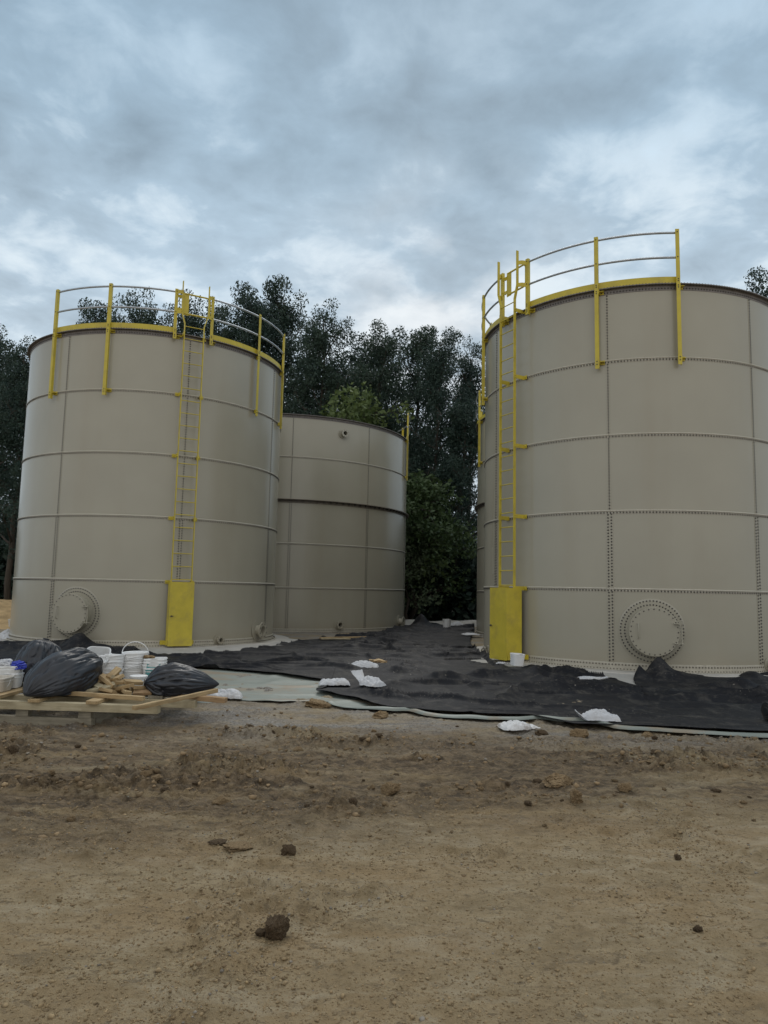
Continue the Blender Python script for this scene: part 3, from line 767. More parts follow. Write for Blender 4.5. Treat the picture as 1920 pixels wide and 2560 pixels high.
# ------------------------------------------------------------------ white sandbags
def sandbag(label, x, y, rot, Lh, Wd, Ht, seed, mat='white_bag', tail=.25, flop=0.0, group='white sandbags weighing down the sheets', z=None, name='sandbag'):
    Lh *= .9; Wd *= .92
    nu, nv = 72, 44
    u = np.linspace(-1, 1, nu); v = np.linspace(-1, 1, nv); U, V_ = np.meshgrid(u, v)
    wid = 1 - .10 * np.cos(PI * U) * 0 + .05 * np.abs(U) ** 4
    fat = np.sqrt(np.clip(1 - np.abs(U) ** 3.0, 0, 1))
    if tail:
        uc = 1 - tail * 1.3
        nk = np.exp(-((U - uc) / (.5 * tail + .02)) ** 2)
        wid = np.where(U > uc, .62 + .30 * sstep(uc, 1, U), 1 - .38 * nk)
        fat = np.where(U > uc, .20 - .12 * sstep(uc, 1, U), np.sqrt(np.clip(1 - ((U - (uc - 1) / 2) / ((uc + 1) / 2)) ** 2, 0, 1)) * .85 + .18)
        fat = fat * sstep(-1.0, -.93, U) + .02
    xs_ = U * Lh * (1 - .05 * np.abs(V_) ** 6)
    ys_ = V_ * Wd * wid
    dome = fat * np.clip(1 - np.abs(V_) ** 2.6, 0, 1) ** .55
    cr = ridge(fbm(U * 2.2 + seed, V_ * 1.1 + 3, oct=2, seed=seed)); cr2 = ridge(fbm(U * 1.3 + V_ * 1.6 + seed, V_ * 2.2 - U, oct=2, seed=seed + 4)); cr3 = fbm(U * 6, V_ * 4 + seed, oct=3, seed=seed + 7)
    up_ = Ht * 1.15 * dome * (1 + .35 * fbm(U * 1.3 + seed, V_ * 1.2, oct=2, seed=seed + 9) - .16 * cr - .18 * cr2 + .10 * cr3 - .20 * ridge(fbm(U * 4 + seed, V_ * 2.5 + U, oct=2, seed=seed + 21)))
    ys_ = ys_ * (1 + .10 * fbm(U * 3 + seed, V_ * 0 + 2, oct=2, seed=seed + 11))
    Lh *= 1; lift = flop * np.maximum(0, U - (1 - tail * 2.1)) ** 1.5 / max(.05, (tail * 2.1)) ** 1.5 * .55 if tail else 0 * U
    lift = lift * .6; xs_ = xs_ + lift * .12
    base_ = .012 + lift + .012 * np.abs(V_) ** 3 * (1 + cr3)
    top = np.stack([xs_, ys_, base_ + up_], -1); bot = np.stack([xs_, ys_, base_ - .010 * (1 - np.abs(V_) ** 4) * (1 - np.abs(U) ** 6)], -1)
    Pp = np.concatenate([top, bot[::-1]], 0); Pp = np.concatenate([Pp, Pp[:1]], 0)
    o = grid_obj(name, Pp, M[mat]); 
    zz = np.median([put_z(x + a * Lh * math.cos(rot) - b_ * Wd * math.sin(rot), y + a * Lh * math.sin(rot) + b_ * Wd * math.cos(rot)) for a in (-.7, 0, .7) for b_ in (-.7, 0, .7)])
    o.location = (x, y, zz + (.002 if y < 15 else .035)); o.rotation_euler = (0, 0, rot)
    tag(o, label, 'sandbag', group); return o
sandbag('white sandbag lying on the green liner beside the plank and black bag', -2.2, 10.25, .1, .30, .15, .10, 1, tail=0)
sandbag('white sandbag alone on the black sheet, farther back than the crumpled pair', -.33, 13.4, 3.0, .33, .13, .09, 2, tail=.2, flop=.12)
sandbag('white sandbag at the notch where the green liner meets the black sheet', -.72, 11.45, .15, .27, .15, .085, 3, tail=0)
sandbag('crumpled white sack standing up in two peaks on the black sheet', -.18, 10.85, 2.4, .27, .15, .11, 4, tail=.4, flop=.55)
sandbag('flat white sack with a spread end near the right tank pad', 3.62, 12.45, .05, .30, .10, .055, 5, tail=.35, flop=.12)
sandbag('big white sandbag with tied upright neck near the front edge on the right', 2.68, 9.0, 3.02, .29, .13, .105, 6, tail=.2, flop=.26)
sandbag('torn white sack half buried in brown mud at the sheet edge', 1.62, 8.55, .2, .24, .17, .08, 7, 'mud_bag', tail=.3, flop=.05)
sandbag('white sack far back in the gap, beside the single bucket', 3.05, 28.9, .1, .42, .25, .13, 8, tail=.2)
sandbag('flat white sack far back in the gap against the hidden tank', 3.0, 23.8, .3, .35, .3, .05, 9, tail=.3)
sandbag('white sack heaped at the left foot of the left tank', -9.35, 18.6, 1.2, .5, .3, .2, 10, tail=.2)
sandbag('low white sack at the left frame edge in front of the left tank', -9.7, 17.9, .1, .5, .25, .08, 11, tail=.2)
sandbag('scrap of white sack beside the foot of the yellow door on the right', 2.42, 14.35, .2, .16, .07, .03, 12, tail=.4)

# ------------------------------------------------------------------ timber
def timber(name, label, cat, p0, p1, w, h, mat, parent=None, group=None, seed=0, wob=.004, roll=0.0):
    """board between two end points (local z along its length); top-level when no parent"""
    p0 = Vector(p0); p1 = Vector(p1); d = p1 - p0; Ln = d.length; z = d.normalized()
    x = Vector((0, 0, 1)).cross(z)
    x = x.normalized() if x.length > 1e-3 else Vector((1, 0, 0)); y = z.cross(x)
    m = MB(); n = max(3, int(Ln / .12)); vs = []; r = np.random.default_rng(seed + 100)
    for i in range(n):
        t = (i / (n - 1) - .5) * Ln
        for (a, b_) in ((-1, -1), (1, -1), (1, 1), (-1, 1)):
            vs.append((a * w / 2 + r.normal() * wob * .3, b_ * h / 2 + r.normal() * wob * .3, t))
    fs = [(i * 4 + k, i * 4 + (k + 1) % 4, (i + 1) * 4 + (k + 1) % 4, (i + 1) * 4 + k) for i in range(n - 1) for k in range(4)]
    fs += [(3, 2, 1, 0), tuple((n - 1) * 4 + k for k in range(4))]
    m.add(vs, fs); o = m.build(name, mat, parent, bevel=.003)
    Mx = Matrix((x, y, z)).transposed().to_4x4(); Mx.translation = (p0 + p1) / 2
    o.matrix_local = Mx @ Matrix.Rotation(roll, 4, 'Z')
    if not parent: tag(o, label, cat, group)
    return o
# skid: local origin at its front right foot
sk = thing('pallet', 'long rough timber pallet under the rubbish bags and buckets', 'pallet', (0, 0, 0))
e = -.06
def fy(x, y0): return y0 + e * (x + 3.4)
for i, (y0, x0, x1, mt) in enumerate(((8.18, -5.6, -2.44, 'wood_pale'), (8.62, -5.5, -2.14, 'wood_pale'), (9.35, -5.4, -2.3, 'wood_grey'), (10.1, -5.4, -2.5, 'wood_grey'))):
    timber('stringer', '', '', (x0, fy(x0, y0), .232), (x1, fy(x1, y0), .232), .095, .088, M[mt], sk, seed=i)
timber('runner', '', '', (-5.6, fy(-5.6, 8.24), .055), (-3.2, fy(-3.2, 8.24), .055), .10, .10, M['wood_grey'], sk, seed=9)
timber('runner', '', '', (-3.26, 8.32, .05), (-3.0, 9.9, .05), .12, .09, M['wood_grey'], sk, seed=10)
timber('runner', '', '', (-5.5, fy(-5.5, 9.4), .05), (-2.9, fy(-2.9, 9.4), .05), .10, .09, M['wood_grey'], sk, seed=11)
for i, x in enumerate((-5.0, -4.0, -3.28)):
    for y0 in (8.23, 9.35): timber('block', '', '', (x - .07, fy(x, y0), .147), (x + .07, fy(x, y0), .147), .10, .084, M['wood_grey'], sk, seed=20 + i)
for i, x in enumerate((-4.95, -4.38, -3.83, -3.17)):
    timber('deck_board', '', '', (x, fy(x, 8.08), .297), (x + .08, 10.2, .297), .13, .036, M['wood'], sk, seed=30 + i)
for i, x in enumerate((-4.7, -4.1, -3.55, -2.9, -2.62)):
    timber('deck_board', '', '', (x, fy(x, 8.58), .297), (x + .08, 10.2, .297), .17, .036, M['wood_grey'], sk, seed=40 + i)
DK = .316
timber('loose_board', 'long pale board lying along the pallet in front of the offcuts', 'board', (-3.68, 8.44, DK + .028), (-2.63, 8.16, DK + .024), .06, .045, M['wood'], seed=51, group='loose boards')
timber('loose_board', 'thin dark board just behind and under the long pale board', 'board', (-3.75, 8.55, DK + .01), (-2.75, 8.30, DK + .01), .09, .016, M['wood_brown'], seed=52, group='loose boards')
timber('loose_board', 'slanting board with its near end jutting out over the pallet front', 'board', (-2.60, 7.76, .30), (-1.98, 8.86, .345), .055, .045, M['wood'], seed=53, group='loose boards')
timber('loose_board', 'short brown plank jutting off the right end of the pallet', 'board', (-2.45, 8.66, .305), (-1.80, 8.58, .275), .10, .055, M['wood_brown'], seed=54, group='loose boards')
timber('loose_board', 'thin pale plank far off on the black sheet by the middle tank', 'board', (-1.75, 20.7, fab_z(-1.5, 20.8) + .05), (-.45, 21.3, fab_z(-.6, 21.2) + .05), .10, .04, M['wood'], seed=55, group='loose boards')
timber('loose_board', 'second pale strip lying against the far plank on the black sheet', 'board', (-1.7, 20.5, fab_z(-1.5, 20.6) + .04), (-.9, 20.85, fab_z(-1.0, 20.8) + .03), .12, .03, M['wood_pale'], seed=56, group='loose boards')
rw = np.random.default_rng(5)
pile = [(-3.58, 8.70, 0, .30), (-3.50, 8.86, 0, -.9), (-3.40, 8.62, 0, .05), (-3.20, 8.60, 0, .1), (-3.08, 8.72, 0, -.7), (-2.98, 8.60, 0, -.5), (-2.78, 8.58, 0, .35), (-2.68, 8.72, 0, .3), (-3.28, 8.85, 0, .6), (-2.92, 8.86, 0, .1),
        (-3.52, 8.74, 1, .8), (-3.38, 8.72, 1, -.4), (-3.22, 8.70, 1, .5), (-3.02, 8.66, 1, -.1), (-2.82, 8.66, 1, .25), (-3.44, 8.88, 1, .2), (-3.12, 8.85, 1, -.9),
        (-3.42, 8.78, 2, .35), (-3.26, 8.74, 2, -.2), (-3.08, 8.74, 2, .15), (-2.96, 8.76, 2, .9), (-3.18, 8.86, 2, .6),
        (-3.32, 8.82, 3, .4), (-3.16, 8.78, 3, -.5), (-3.24, 8.88, 4, 1.0)]
for i, (x, y, lv, a) in enumerate(pile):
    Ln = rw.uniform(.13, .23); a += rw.uniform(-.5, .5); zz = DK + .024 + lv * .044 + rw.uniform(0, .012); tilt = rw.uniform(-.09, .09) * (1 + lv)
    d = Vector((math.cos(a), math.sin(a), tilt * 2.0)) * Ln / 2
    timber('wood_offcut', 'short sawn wood offcut in the heap on the pallet', 'offcut', Vector((x, y, zz)) - d, Vector((x, y, zz)) + d, rw.uniform(.075, .095), .04, M[random.choice(['wood', 'wood', 'wood_brown', 'wood_pale'])], seed=60 + i, group='heap of wood offcuts', roll=rw.uniform(-.5, .5))
timber('wood_offcut', 'long dark offcut leaning at the back of the heap', 'offcut', (-3.52, 8.9, DK + .10), (-3.22, 8.96, DK + .21), .09, .045, M['wood_brown'], seed=90, group='heap of wood offcuts')
timber('wood_offcut', 'pale offcut standing on end at the top of the heap', 'offcut', (-3.24, 8.93, DK + .22), (-3.17, 8.9, DK + .06), .07, .035, M['wood'], seed=91, group='heap of wood offcuts')

# ------------------------------------------------------------------ rubbish bags
def rubbish_bag(label, A, B, prof, seed, wy, floor, tie=1.0, zsc=1.0):
    """bag along the axis A->B with radius profile; creases gather at the tied end B"""
    A = Vector(A); B = Vector(B); ax = (B - A); Ln = ax.length; ax.normalize()
    side = ax.cross(Vector((0, 0, 1))).normalized(); up = side.cross(ax)
    nu, nv = 110, 150
    u = np.linspace(0, 1, nu); th = np.linspace(0, 2 * PI, nv, endpoint=False); U, T = np.meshgrid(u, th)
    pu = np.array([p[0] for p in prof]); pr = np.array([p[1] for p in prof])
    rad = np.interp(U, pu, pr); 
    k = np.ones(9) / 9
    rr = np.interp(u, pu, pr); rr = np.convolve(np.pad(rr, 4, mode='edge'), k, 'valid'); rr[0] = 0; rr[-1] = 0
    rad = np.broadcast_to(rr, U.shape).copy()
    cs, sn = np.cos(T), np.sin(T)
    cre = ridge(fbm(cs * 3.0 + seed, sn * 3.0, U * 1.6, oct=2, seed=seed)) 
    cre2 = ridge(fbm(cs * 6 + seed, sn * 6 + U * 2.5, U * 3.2 + 4, oct=2, seed=seed + 1))
    cre3 = fbm(cs * 1.6 + seed, sn * 1.6, U * 2.4, oct=3, seed=seed + 2)
    gather = .35 + .65 * sstep(.35, 1, U)
    k = 1 - .16 * cre * gather - .10 * cre2 * (.4 + .6 * gather) + .16 * cre3
    a = rad * k
    Pp = np.zeros(U.shape + (3,))
    for i in range(3):
        Pp[..., i] = A[i] + ax[i] * U * Ln + side[i] * cs * a * wy + up[i] * sn * a * zsc
    low = Pp[..., 2] < floor + .05
    Pp[..., 2] = np.where(low, floor + .004 + .05 * np.exp((Pp[..., 2] - floor - .05) / .05) , Pp[..., 2])
    c = A + ax * Ln * .5; base = Vector((c.x, c.y, floor))
    Pp = Pp - np.array(base)
    Pp = np.concatenate([Pp, Pp[:1]], 0)
    t = thing('rubbish_bag', label, 'rubbish bag', base, 0, 'tied black rubbish bags')
    grid_obj('bag', Pp, M['blackbag'], t)
    # knot with ruffled neck
    m = MB(); e_ = B - base
    q = ax.to_track_quat('Z', 'Y').to_matrix().to_4x4(); q.translation = e_ - ax * .03
    vs = []; n = 28
    for (r, z) in ((.04, -.02), (.022, .0), (.028, .02), (.045, .035), (.015, .03)):
        for k_ in range(n):
            an = 2 * PI * k_ / n; w = 1 + (.35 * math.sin(an * 5 + seed) + .2 * math.sin(an * 9)) * (z > .04)
            vs.append(q @ Vector((r * w * math.cos(an), r * w * math.sin(an), z + .012 * math.sin(an * 4) * (z > .04))))
    m.add(vs, [(i * n + k_, i * n + (k_ + 1) % n, (i + 1) * n + (k_ + 1) % n, (i + 1) * n + k_) for i in range(4) for k_ in range(n)])
    m.build('tied_neck', M['blackbag'], t, 180)
    return t
rubbish_bag('largest black rubbish bag, leaning with its corner over the pallet front', (-3.95, 8.16, .33), (-3.44, 8.95, .66), [(0, 0), (.03, .10), (.12, .22), (.28, .285), (.52, .30), (.76, .27), (.93, .16), (1, 0)], 3, .95, DK, zsc=1.0)
rubbish_bag('black rubbish bag behind the largest one, beside the left bucket stack', (-4.42, 9.25, .30), (-4.34, 9.42, .87), [(0, 0), (.03, .2), (.2, .27), (.5, .265), (.75, .25), (.92, .17), (1, 0)], 5, 1.0, DK)
rubbish_bag('low black rubbish bag right of the offcuts, pointing right', (-1.97, 8.95, .41), (-2.78, 8.62, .45), [(0, 0), (.03, .03), (.2, .12), (.42, .215), (.65, .245), (.85, .20), (.96, .09), (1, 0)], 8, 1.1, DK - .02)

# ------------------------------------------------------------------ buckets
def make_bucket(name, label, r, h, sq, mat, group, handle='down', lid=False, lab=False):
    t = thing(name, label, 'bucket', (0, 0, 0), 0, group)
    rb = r * .86
    pr = [(.001, .004), (rb - .006, .004), (rb, .01), (r * .965, h - .055), (r * 1.0, h - .053), (r * 1.0, h - .045), (r * .972, h - .043), (r * .985, h - .022), (r * 1.03, h - .020), (r * 1.03, h - .006), (r * 1.0, h), (r * .955, h - .004), (rb - .012, .012), (.001, .012)]
    m = MB(); m.lathe(pr, 48, None, False, sq); m.build('body', M[mat], t, 35)
    q = 1.0
    m = MB(); rr = r * 1.04; pts = []
    tilt = {'down': -1.15, 'up': 1.25, 'side': .25}[handle]
    for k in range(17):
        a = PI * k / 16; x = rr * math.cos(a); s = math.sin(a) * rr * 1.05
        pts.append((x, -s * math.cos(tilt), h - .035 + s * math.sin(tilt)))
    m.tube(pts, .0055, 6); m.build('handle', M['white'], t, 60)
    if lid:
        m = MB(); m.lathe([(r * 1.045, h - .012), (r * 1.045, h + .008), (r * .97, h + .012), (r * .95, h + .004), (.001, h + .004)], 48, None, False, sq); m.build('lid', M[mat], t, 35)
    if lab:
        m = MB(); w = .085
        y = -(r * .955) * (1.0 if sq else 1)
        yy = -(r * .94); m.box((0, yy - .004, h * .60), ((1, 0, 0), (0, 1, 0), (0, 0, 1)), (w, .003, .032)); m.build('label_sticker', M['label'], t)
    return t
def place(t, x, y, z, rz=0, tilt=(0, 0)):
    t.location = (x, y, z); t.rotation_euler = (tilt[0], tilt[1], rz); return t
ORD = ['bottom', 'second', 'third', 'fourth', 'fifth', 'sixth', 'seventh']
def stack(proto, n, x, y, z, dz, where, what, rz=0, jit=.006, tilt_top=None, seed=0, lean=(0, 0)):
    r = np.random.default_rng(seed + 40)
    for k in range(n):
        t = proto if k == 0 else copy_tree(proto)
        pos = 'topmost' if k == n - 1 else ('bottom' if k == 0 else ORD[k] + ' from the bottom')
        t['label'] = '%s, %s in %s' % (what, pos, where)
        tl = (r.normal() * .02 + lean[0], r.normal() * .02 + lean[1])
        if k == n - 1 and tilt_top: tl = tilt_top
        place(t, x + r.normal() * jit + lean[1] * k * dz, y + r.normal() * jit - lean[0] * k * dz, z + k * dz, rz + r.normal() * .06 + (k % 3) * .5 * (1 if what.startswith('round') else 0), tl)
G = 'nested white buckets on the pallet'
stack(make_bucket('bucket', '', .150, .22, 3.0, 'white', G, 'side'), 5, -3.70, 9.55, DK, .050, 'the stack by the largest black bag', 'square white bucket', .15, tilt_top=(.65, .05), seed=1)
stack(make_bucket('bucket', '', .128, .20, 0, 'white', G, 'side'), 3, -3.49, 9.50, DK - .005, .088, 'the tapering second stack from left', 'round white bucket', .3, seed=2, lean=(0, .06))
stack(make_bucket('bucket', '', .158, .20, 0, 'white', G, 'side'), 5, -3.26, 9.66, DK, .038, 'the widest stack', 'round white bucket', .8, seed=3)
t = make_bucket('bucket', 'round white bucket with its handle raised, crowning the widest stack', .165, .19, 0, 'white', G, 'up'); place(t, -3.25, 9.66, DK + 5 * .038 + .015, .15, (0, -.03))
stack(make_bucket('bucket', '', .138, .21, 3.2, 'white', G, 'side', lab=True), 4, -2.97, 9.62, DK, .038, 'the square teal stickered stack', 'square white bucket', .1, seed=4)
t = make_bucket('bucket', 'small lidded white bucket between the offcuts and the low black bag', .105, .15, 0, 'white', G, 'down', lid=True); place(t, -3.03, 9.16, DK - .01, .4)
t = make_bucket('bucket', 'grimy square white bucket at the left frame edge on the pallet', .155, .17, 3.2, 'white_dirty', 'white buckets at the left of the pallet', 'down'); place(t, -4.52, 8.62, DK, .05)
stack(make_bucket('bucket', '', .125, .18, 3.0, 'white', 'white buckets at the left of the pallet', 'side'), 3, -4.52, 8.94, DK, .045, 'the short stack behind the grimy bucket', 'square white bucket', .2, seed=6)
t = make_bucket('bucket', 'single white bucket standing at the foot of the right yellow door', .125, .24, 2.0, 'white', None, 'side'); place(t, 2.66, 14.25, put_z(2.66, 14.25) + .02, .3, (.02, .06))
t = make_bucket('bucket', 'single white bucket far back in the gap between the tanks', .16, .36, 0, 'white', None, 'side'); place(t, 2.5, 27.8, put_z(2.5, 27.8) + .0, .2)
t = make_bucket('bucket', 'grey bucket on the white sack left of the left tank', .17, .2, 2.0, 'white_dirty', None, 'side'); place(t, -9.45, 18.75, put_z(-9.4, 18.6) + .34, .2)

def crumple(name, label, cat, x, y, z, sx, sy, sz, mat, seed, rot=0):
    nu, nv = 40, 36
    u = np.linspace(0, PI, nu); v = np.linspace(0, 2 * PI, nv, endpoint=False); U, V_ = np.meshgrid(u, v)
    a = np.stack([np.sin(U) * np.cos(V_), np.sin(U) * np.sin(V_), np.cos(U)], -1)
    n = fbm(a[..., 0] * 1.7 + seed, a[..., 1] * 1.7, a[..., 2] * 1.7, oct=3, seed=seed); r2 = ridge(fbm(a[..., 0] * 2.5 + seed, a[..., 1] * 2.5, a[..., 2] * 2.5, oct=2, seed=seed + 1))
    p = a * (1 + .5 * n - .35 * r2)[..., None] * np.array([sx, sy, sz]); p[..., 2] = np.maximum(p[..., 2], -.4 * sz) + .4 * sz
    p = np.concatenate([p, p[:1]], 0)
    o = grid_obj(name, p, M[mat], smooth=35); o.location = (x, y, z); o.rotation_euler = (0, 0, rot); tag(o, label, cat); return o
crumple('plastic_film', 'crumpled deep blue plastic film on the short left bucket stack', 'plastic film', -4.42, 8.90, DK + .23, .09, .08, .07, 'blue', 3)
crumple('plastic_film', 'crumpled white plastic bag beside the blue film', 'plastic film', -4.60, 8.93, DK + .235, .10, .08, .075, 'white_bag', 4)
crumple('plastic_film', 'light blue plastic film peeking up behind the largest black bag', 'plastic film', -4.17, 9.36, .58, .09, .08, .10, 'lightblue', 6)
crumple('dirt_lump', 'brown lump of dirt lying on the square bucket stack', 'dirt', -3.04, 9.58, DK + .325, .08, .07, .03, 'clod_tan', 9)
crumple('sheet_scrap', 'torn tan paper scrap on the black sheet behind the lone sandbag', 'scrap', -.05, 14.6, put_z(-.05, 14.6) - .01, .20, .16, .05, 'card', 12)
o = MB().box((0, 0, .09), ((1, 0, 0), (0, 1, 0), (0, 0, 1)), (.12, .1, .09)).build('cardboard_box', M['card'], bevel=.004); place(o, -4.80, 9.1, DK, .4, (0, .0)); tag(o, 'small cardboard box at the left frame edge behind the grimy bucket', 'box')
# roll of black fabric at the right frame edge
t = thing('fabric_roll', 'dark roll of fabric at the right frame edge on the black sheet', 'roll', (5.26, 9.35, put_z(5.26, 9.35)))
m = MB()
vs = []; n = 40
prof = [(-.46, .0), (-.46, .045), (-.455, .05), (-.45, .11), (-.44, .115), (.6, .12), (.6, .0)]
pts_ = [(x, r) for x, r in prof]
Mx = Matrix.Rotation(R_(90), 4, 'Y'); Mx = Matrix.Rotation(R_(4), 4, 'Z') @ Mx; Mx.translation = (0.1, 0, .112)
m.lathe([(r + .0005, x) for x, r in prof], 40, Mx); m.build('roll', M['roll'], t, 40)
m = MB(); c0 = Matrix.Rotation(R_(4), 4, 'Z'); c0.translation = (.1, 0, .112)
m.tube([c0 @ Vector((-.47 - .002 * k, .0 + (.02 + .0038 * k) * math.cos(k * .6), (.02 + .0038 * k) * math.sin(k * .6))) if False else c0 @ Vector((-.452, (.02 + .0022 * k) * math.cos(k * .5), (.02 + .0022 * k) * math.sin(k * .5))) for k in range(38)], .004, 5); m.build('wound_edge', M['bark'], t)

# ------------------------------------------------------------------ clods, stones and crumbs
def clod_mesh(name, seed, rough=.5):
    import bmesh
    bm = bmesh.new(); bmesh.ops.create_icosphere(bm, subdivisions=5, radius=1.0)
    V0 = np.array([v.co for v in bm.verts])
    n = fbm(V0[:, 0] * 1.3 + seed, V0[:, 1] * 1.3, V0[:, 2] * 1.3, oct=5, seed=seed, gain=.62)
    d = 1 + rough * n + .30 * np.abs(fbm(V0[:, 0] * 3.1, V0[:, 1] * 3.1 + seed, V0[:, 2] * 3.1, oct=4, seed=seed + 2, gain=.65)) - .12
    # a few flat broken faces
    r = np.random.default_rng(seed)
    V1 = V0 * d[:, None] * np.array([1, .85, .75])
    for _ in range(5):
        q = r.normal(size=3); q /= np.linalg.norm(q); lim = r.uniform(.55, .8)
        k = V1 @ q; V1 = V1 - np.maximum(0, k - lim)[:, None] * q * .85
    V1 *= (1 + .20 * fbm(V0[:, 0] * 5, V0[:, 1] * 5, V0[:, 2] * 5 + seed, oct=4, seed=seed + 5, gain=.68))[:, None]
    for v, p in zip(bm.verts, V1): v.co = p
    me = bpy.data.meshes.new(name); bm.to_mesh(me); bm.free(); me.shade_smooth(); me.set_sharp_from_angle(angle=R_(50))
    return me
CM = [clod_mesh('dirt_clod', 10 + k, .75) for k in range(6)]
for k, me in enumerate(CM): me.materials.append(M['clod'] if k < 3 else M['clod_tan'])
def clod(k, x, y, s, label, rot=None, sq=1.0, group=None, sink=.35, name='dirt_clod'):
    o = bpy.data.objects.new(name, CM[k]); COL.objects.link(o)
    o.location = (x, y, gz(x, y) + s * (.75 * sq) * (1 - sink * 2) * .5 + s * .1); o.scale = (s, s, s * sq)
    o.rotation_euler = (0, 0, rot if rot is not None else random.uniform(0, 6.28)); tag(o, label, 'dirt clod', group); return o
GC = 'clods of earth on the bare yard'
clod(0, -.46, 3.50, .060, 'dark pear shaped clod standing alone nearest the camera', 1.0, 1.25, GC, .12)
clod(1, -.53, 4.53, .048, 'dark pointed clod standing alone behind the nearest one', .6, 1.2, GC, .12)
clod(2, 1.84, 4.58, .026, 'small dark clod on the smooth right foreground', None, .9, GC, .2)
clod(2, 1.55, 3.64, .028, 'small dark flat clod low on the right foreground', None, .8, GC, .3)
clod(3, 1.51, 6.2, .13, 'largest tan slab of clay in the churned mud', .3, .65, GC, .3)
clod(4, 1.53, 5.73, .065, 'upright tan clod just below the big clay slab', 1.4, 1.2, GC, .2)
clod(5, .10, 5.93, .08, 'tan clod at the left of the churned mud centre', .2, .9, GC, .35)
clod(4, -.87, 4.62, .09, 'long low brown clod at the edge of the wet mud', .1, .26, GC, .4)
clod(2, -.99, 4.66, .07, 'ragged dark clod joined to the long low one', .7, .26, GC, .4)
clod(0, -.50, 3.52, .03, 'dark crumb leaning on the nearest clod', .7, .7, GC, .2).location.x -= .03
clod(5, 2.25, 8.3, .11, 'tan lump of clay at the front edge of the black sheet', .5, .8, GC, .3)
clod(4, -.86, 9.95, .17, 'brown clay heap against the liner edge, left of centre', .2, .55, GC, .4)
clod(3, .02, 9.25, .12, 'brown clay heap at the liner edge near the centre', .9, .6, GC, .4)
clod(1, 1.85, 8.40, .08, 'mud lump on the torn sack', .9, .8, GC, .3)
rc = np.random.default_rng(12)
cnt = 0
while cnt < 130:
    y = rc.uniform(4.2, 9.3); x = rc.uniform(-.55, .55) * y
    if rc.random() > float(churn(np.array([y]), np.array([x]))[0]) * (.35 + .65 * float(sstep(-.1, .3, fbm(np.array([x * .8]), np.array([y * 1.7]), oct=3, seed=33))[0])) * (.15 + .85 * float(sstep(-.1, .3, fbm(np.array([x * .55 + 3]), np.array([y * 2.6]), oct=3, seed=11))[0])): continue
    if -5.7 < x < -2.0 and y > 7.7: continue
    s = min(.068, .016 + rc.exponential(.014)); k = int(rc.choice([0, 1, 2, 3, 3, 4, 4, 5, 5]))
    near = 'small' if s < .035 else 'lumpy'
    clod(k, x, y, s, ('dark brown' if k < 3 else 'tan') + ' ' + near + ' clod scattered in the churned mud band', None, rc.uniform(.5, .85), 'clods scattered in the churned mud', .46)
    cnt += 1

def scatter(name, label, n, xf, sf, mat, seed, verts=12):
    r = np.random.default_rng(seed)
    phi = (1 + 5 ** .5) / 2
    iv = np.array([(-1, phi, 0), (1, phi, 0), (-1, -phi, 0), (1, -phi, 0), (0, -1, phi), (0, 1, phi), (0, -1, -phi), (0, 1, -phi), (phi, 0, -1), (phi, 0, 1), (-phi, 0, -1), (-phi, 0, 1)]) / 1.9
    fi = np.array([(0, 11, 5), (0, 5, 1), (0, 1, 7), (0, 7, 10), (0, 10, 11), (1, 5, 9), (5, 11, 4), (11, 10, 2), (10, 7, 6), (7, 1, 8), (3, 9, 4), (3, 4, 2), (3, 2, 6), (3, 6, 8), (3, 8, 9), (4, 9, 5), (2, 4, 11), (6, 2, 10), (8, 6, 7), (9, 8, 1)])
    x, y = xf(r, n); n = len(x)
    s = sf(r, n, x, y)
    z = ground_z(x, y) + s * .15
    v = iv[None] * r.uniform(.6, 1.3, (n, 12, 1))
    v = v * np.stack([r.uniform(.7, 1.4, n), r.uniform(.7, 1.3, n), r.uniform(.45, .9, n)], -1)[:, None]
    a = r.uniform(0, 6.28, n); ca, sa = np.cos(a)[:, None], np.sin(a)[:, None]
    vx = v[..., 0] * ca - v[..., 1] * sa; vy = v[..., 0] * sa + v[..., 1] * ca
    Vv = np.stack([vx, vy, v[..., 2]], -1) * s[:, None, None] + np.stack([x, y, z], -1)[:, None]
    F = (fi[None] + (np.arange(n) * 12)[:, None, None]).reshape(-1, 3)
    me = bpy.data.meshes.new(name); np_mesh(me, Vv.reshape(-1, 3), F)
    o = link(name, me, M[mat]); tag(o, label, 'soil', kind='stuff'); return o
def fan(y0, y1, p=1.0, churned=True):
    def f(r, n):
        y = y0 + (y1 - y0) * r.random(n * 3) ** p; x = r.uniform(-.62, .62, n * 3) * y if False else r.uniform(-.62, .62, n * 3) * y
        if churned:
            w = churn(y, x) * (.15 + .85 * sstep(-.15, .35, fbm(x * .8, y * 1.7, oct=3, seed=33))) * (.15 + .85 * sstep(-.15, .3, fbm(x * .55 + 3, y * 2.6, oct=3, seed=11)))
            k = r.random(n * 3) < w
        else:
            k = r.random(n * 3) < .05 + .9 * sstep(.14, .36, fbm(x * 1.5 + 8, y * 2.0, oct=3, seed=52))
        return x[k][:n], y[k][:n]
    return f
scatter('soil_crumbs', 'loose brown soil crumbs strewn over the churned mud', 6500, fan(4.0, 9.6), lambda r, n, x, y: np.minimum(.032, .005 + r.exponential(.0065, n)), 'crumb', 1)
scatter('soil_grit', 'fine dark grit on the smooth foreground clay', 5000, fan(2.4, 5.4, 1.0, False), lambda r, n, x, y: np.minimum(.012, .002 + r.exponential(.0019, n)), 'crumb', 2)
scatter('gravel', 'grey and tan gravel strewn near the sheet edge', 4200, fan(6.2, 10.3, .6), lambda r, n, x, y: np.minimum(.020, .004 + r.exponential(.004, n)), 'stone', 3)
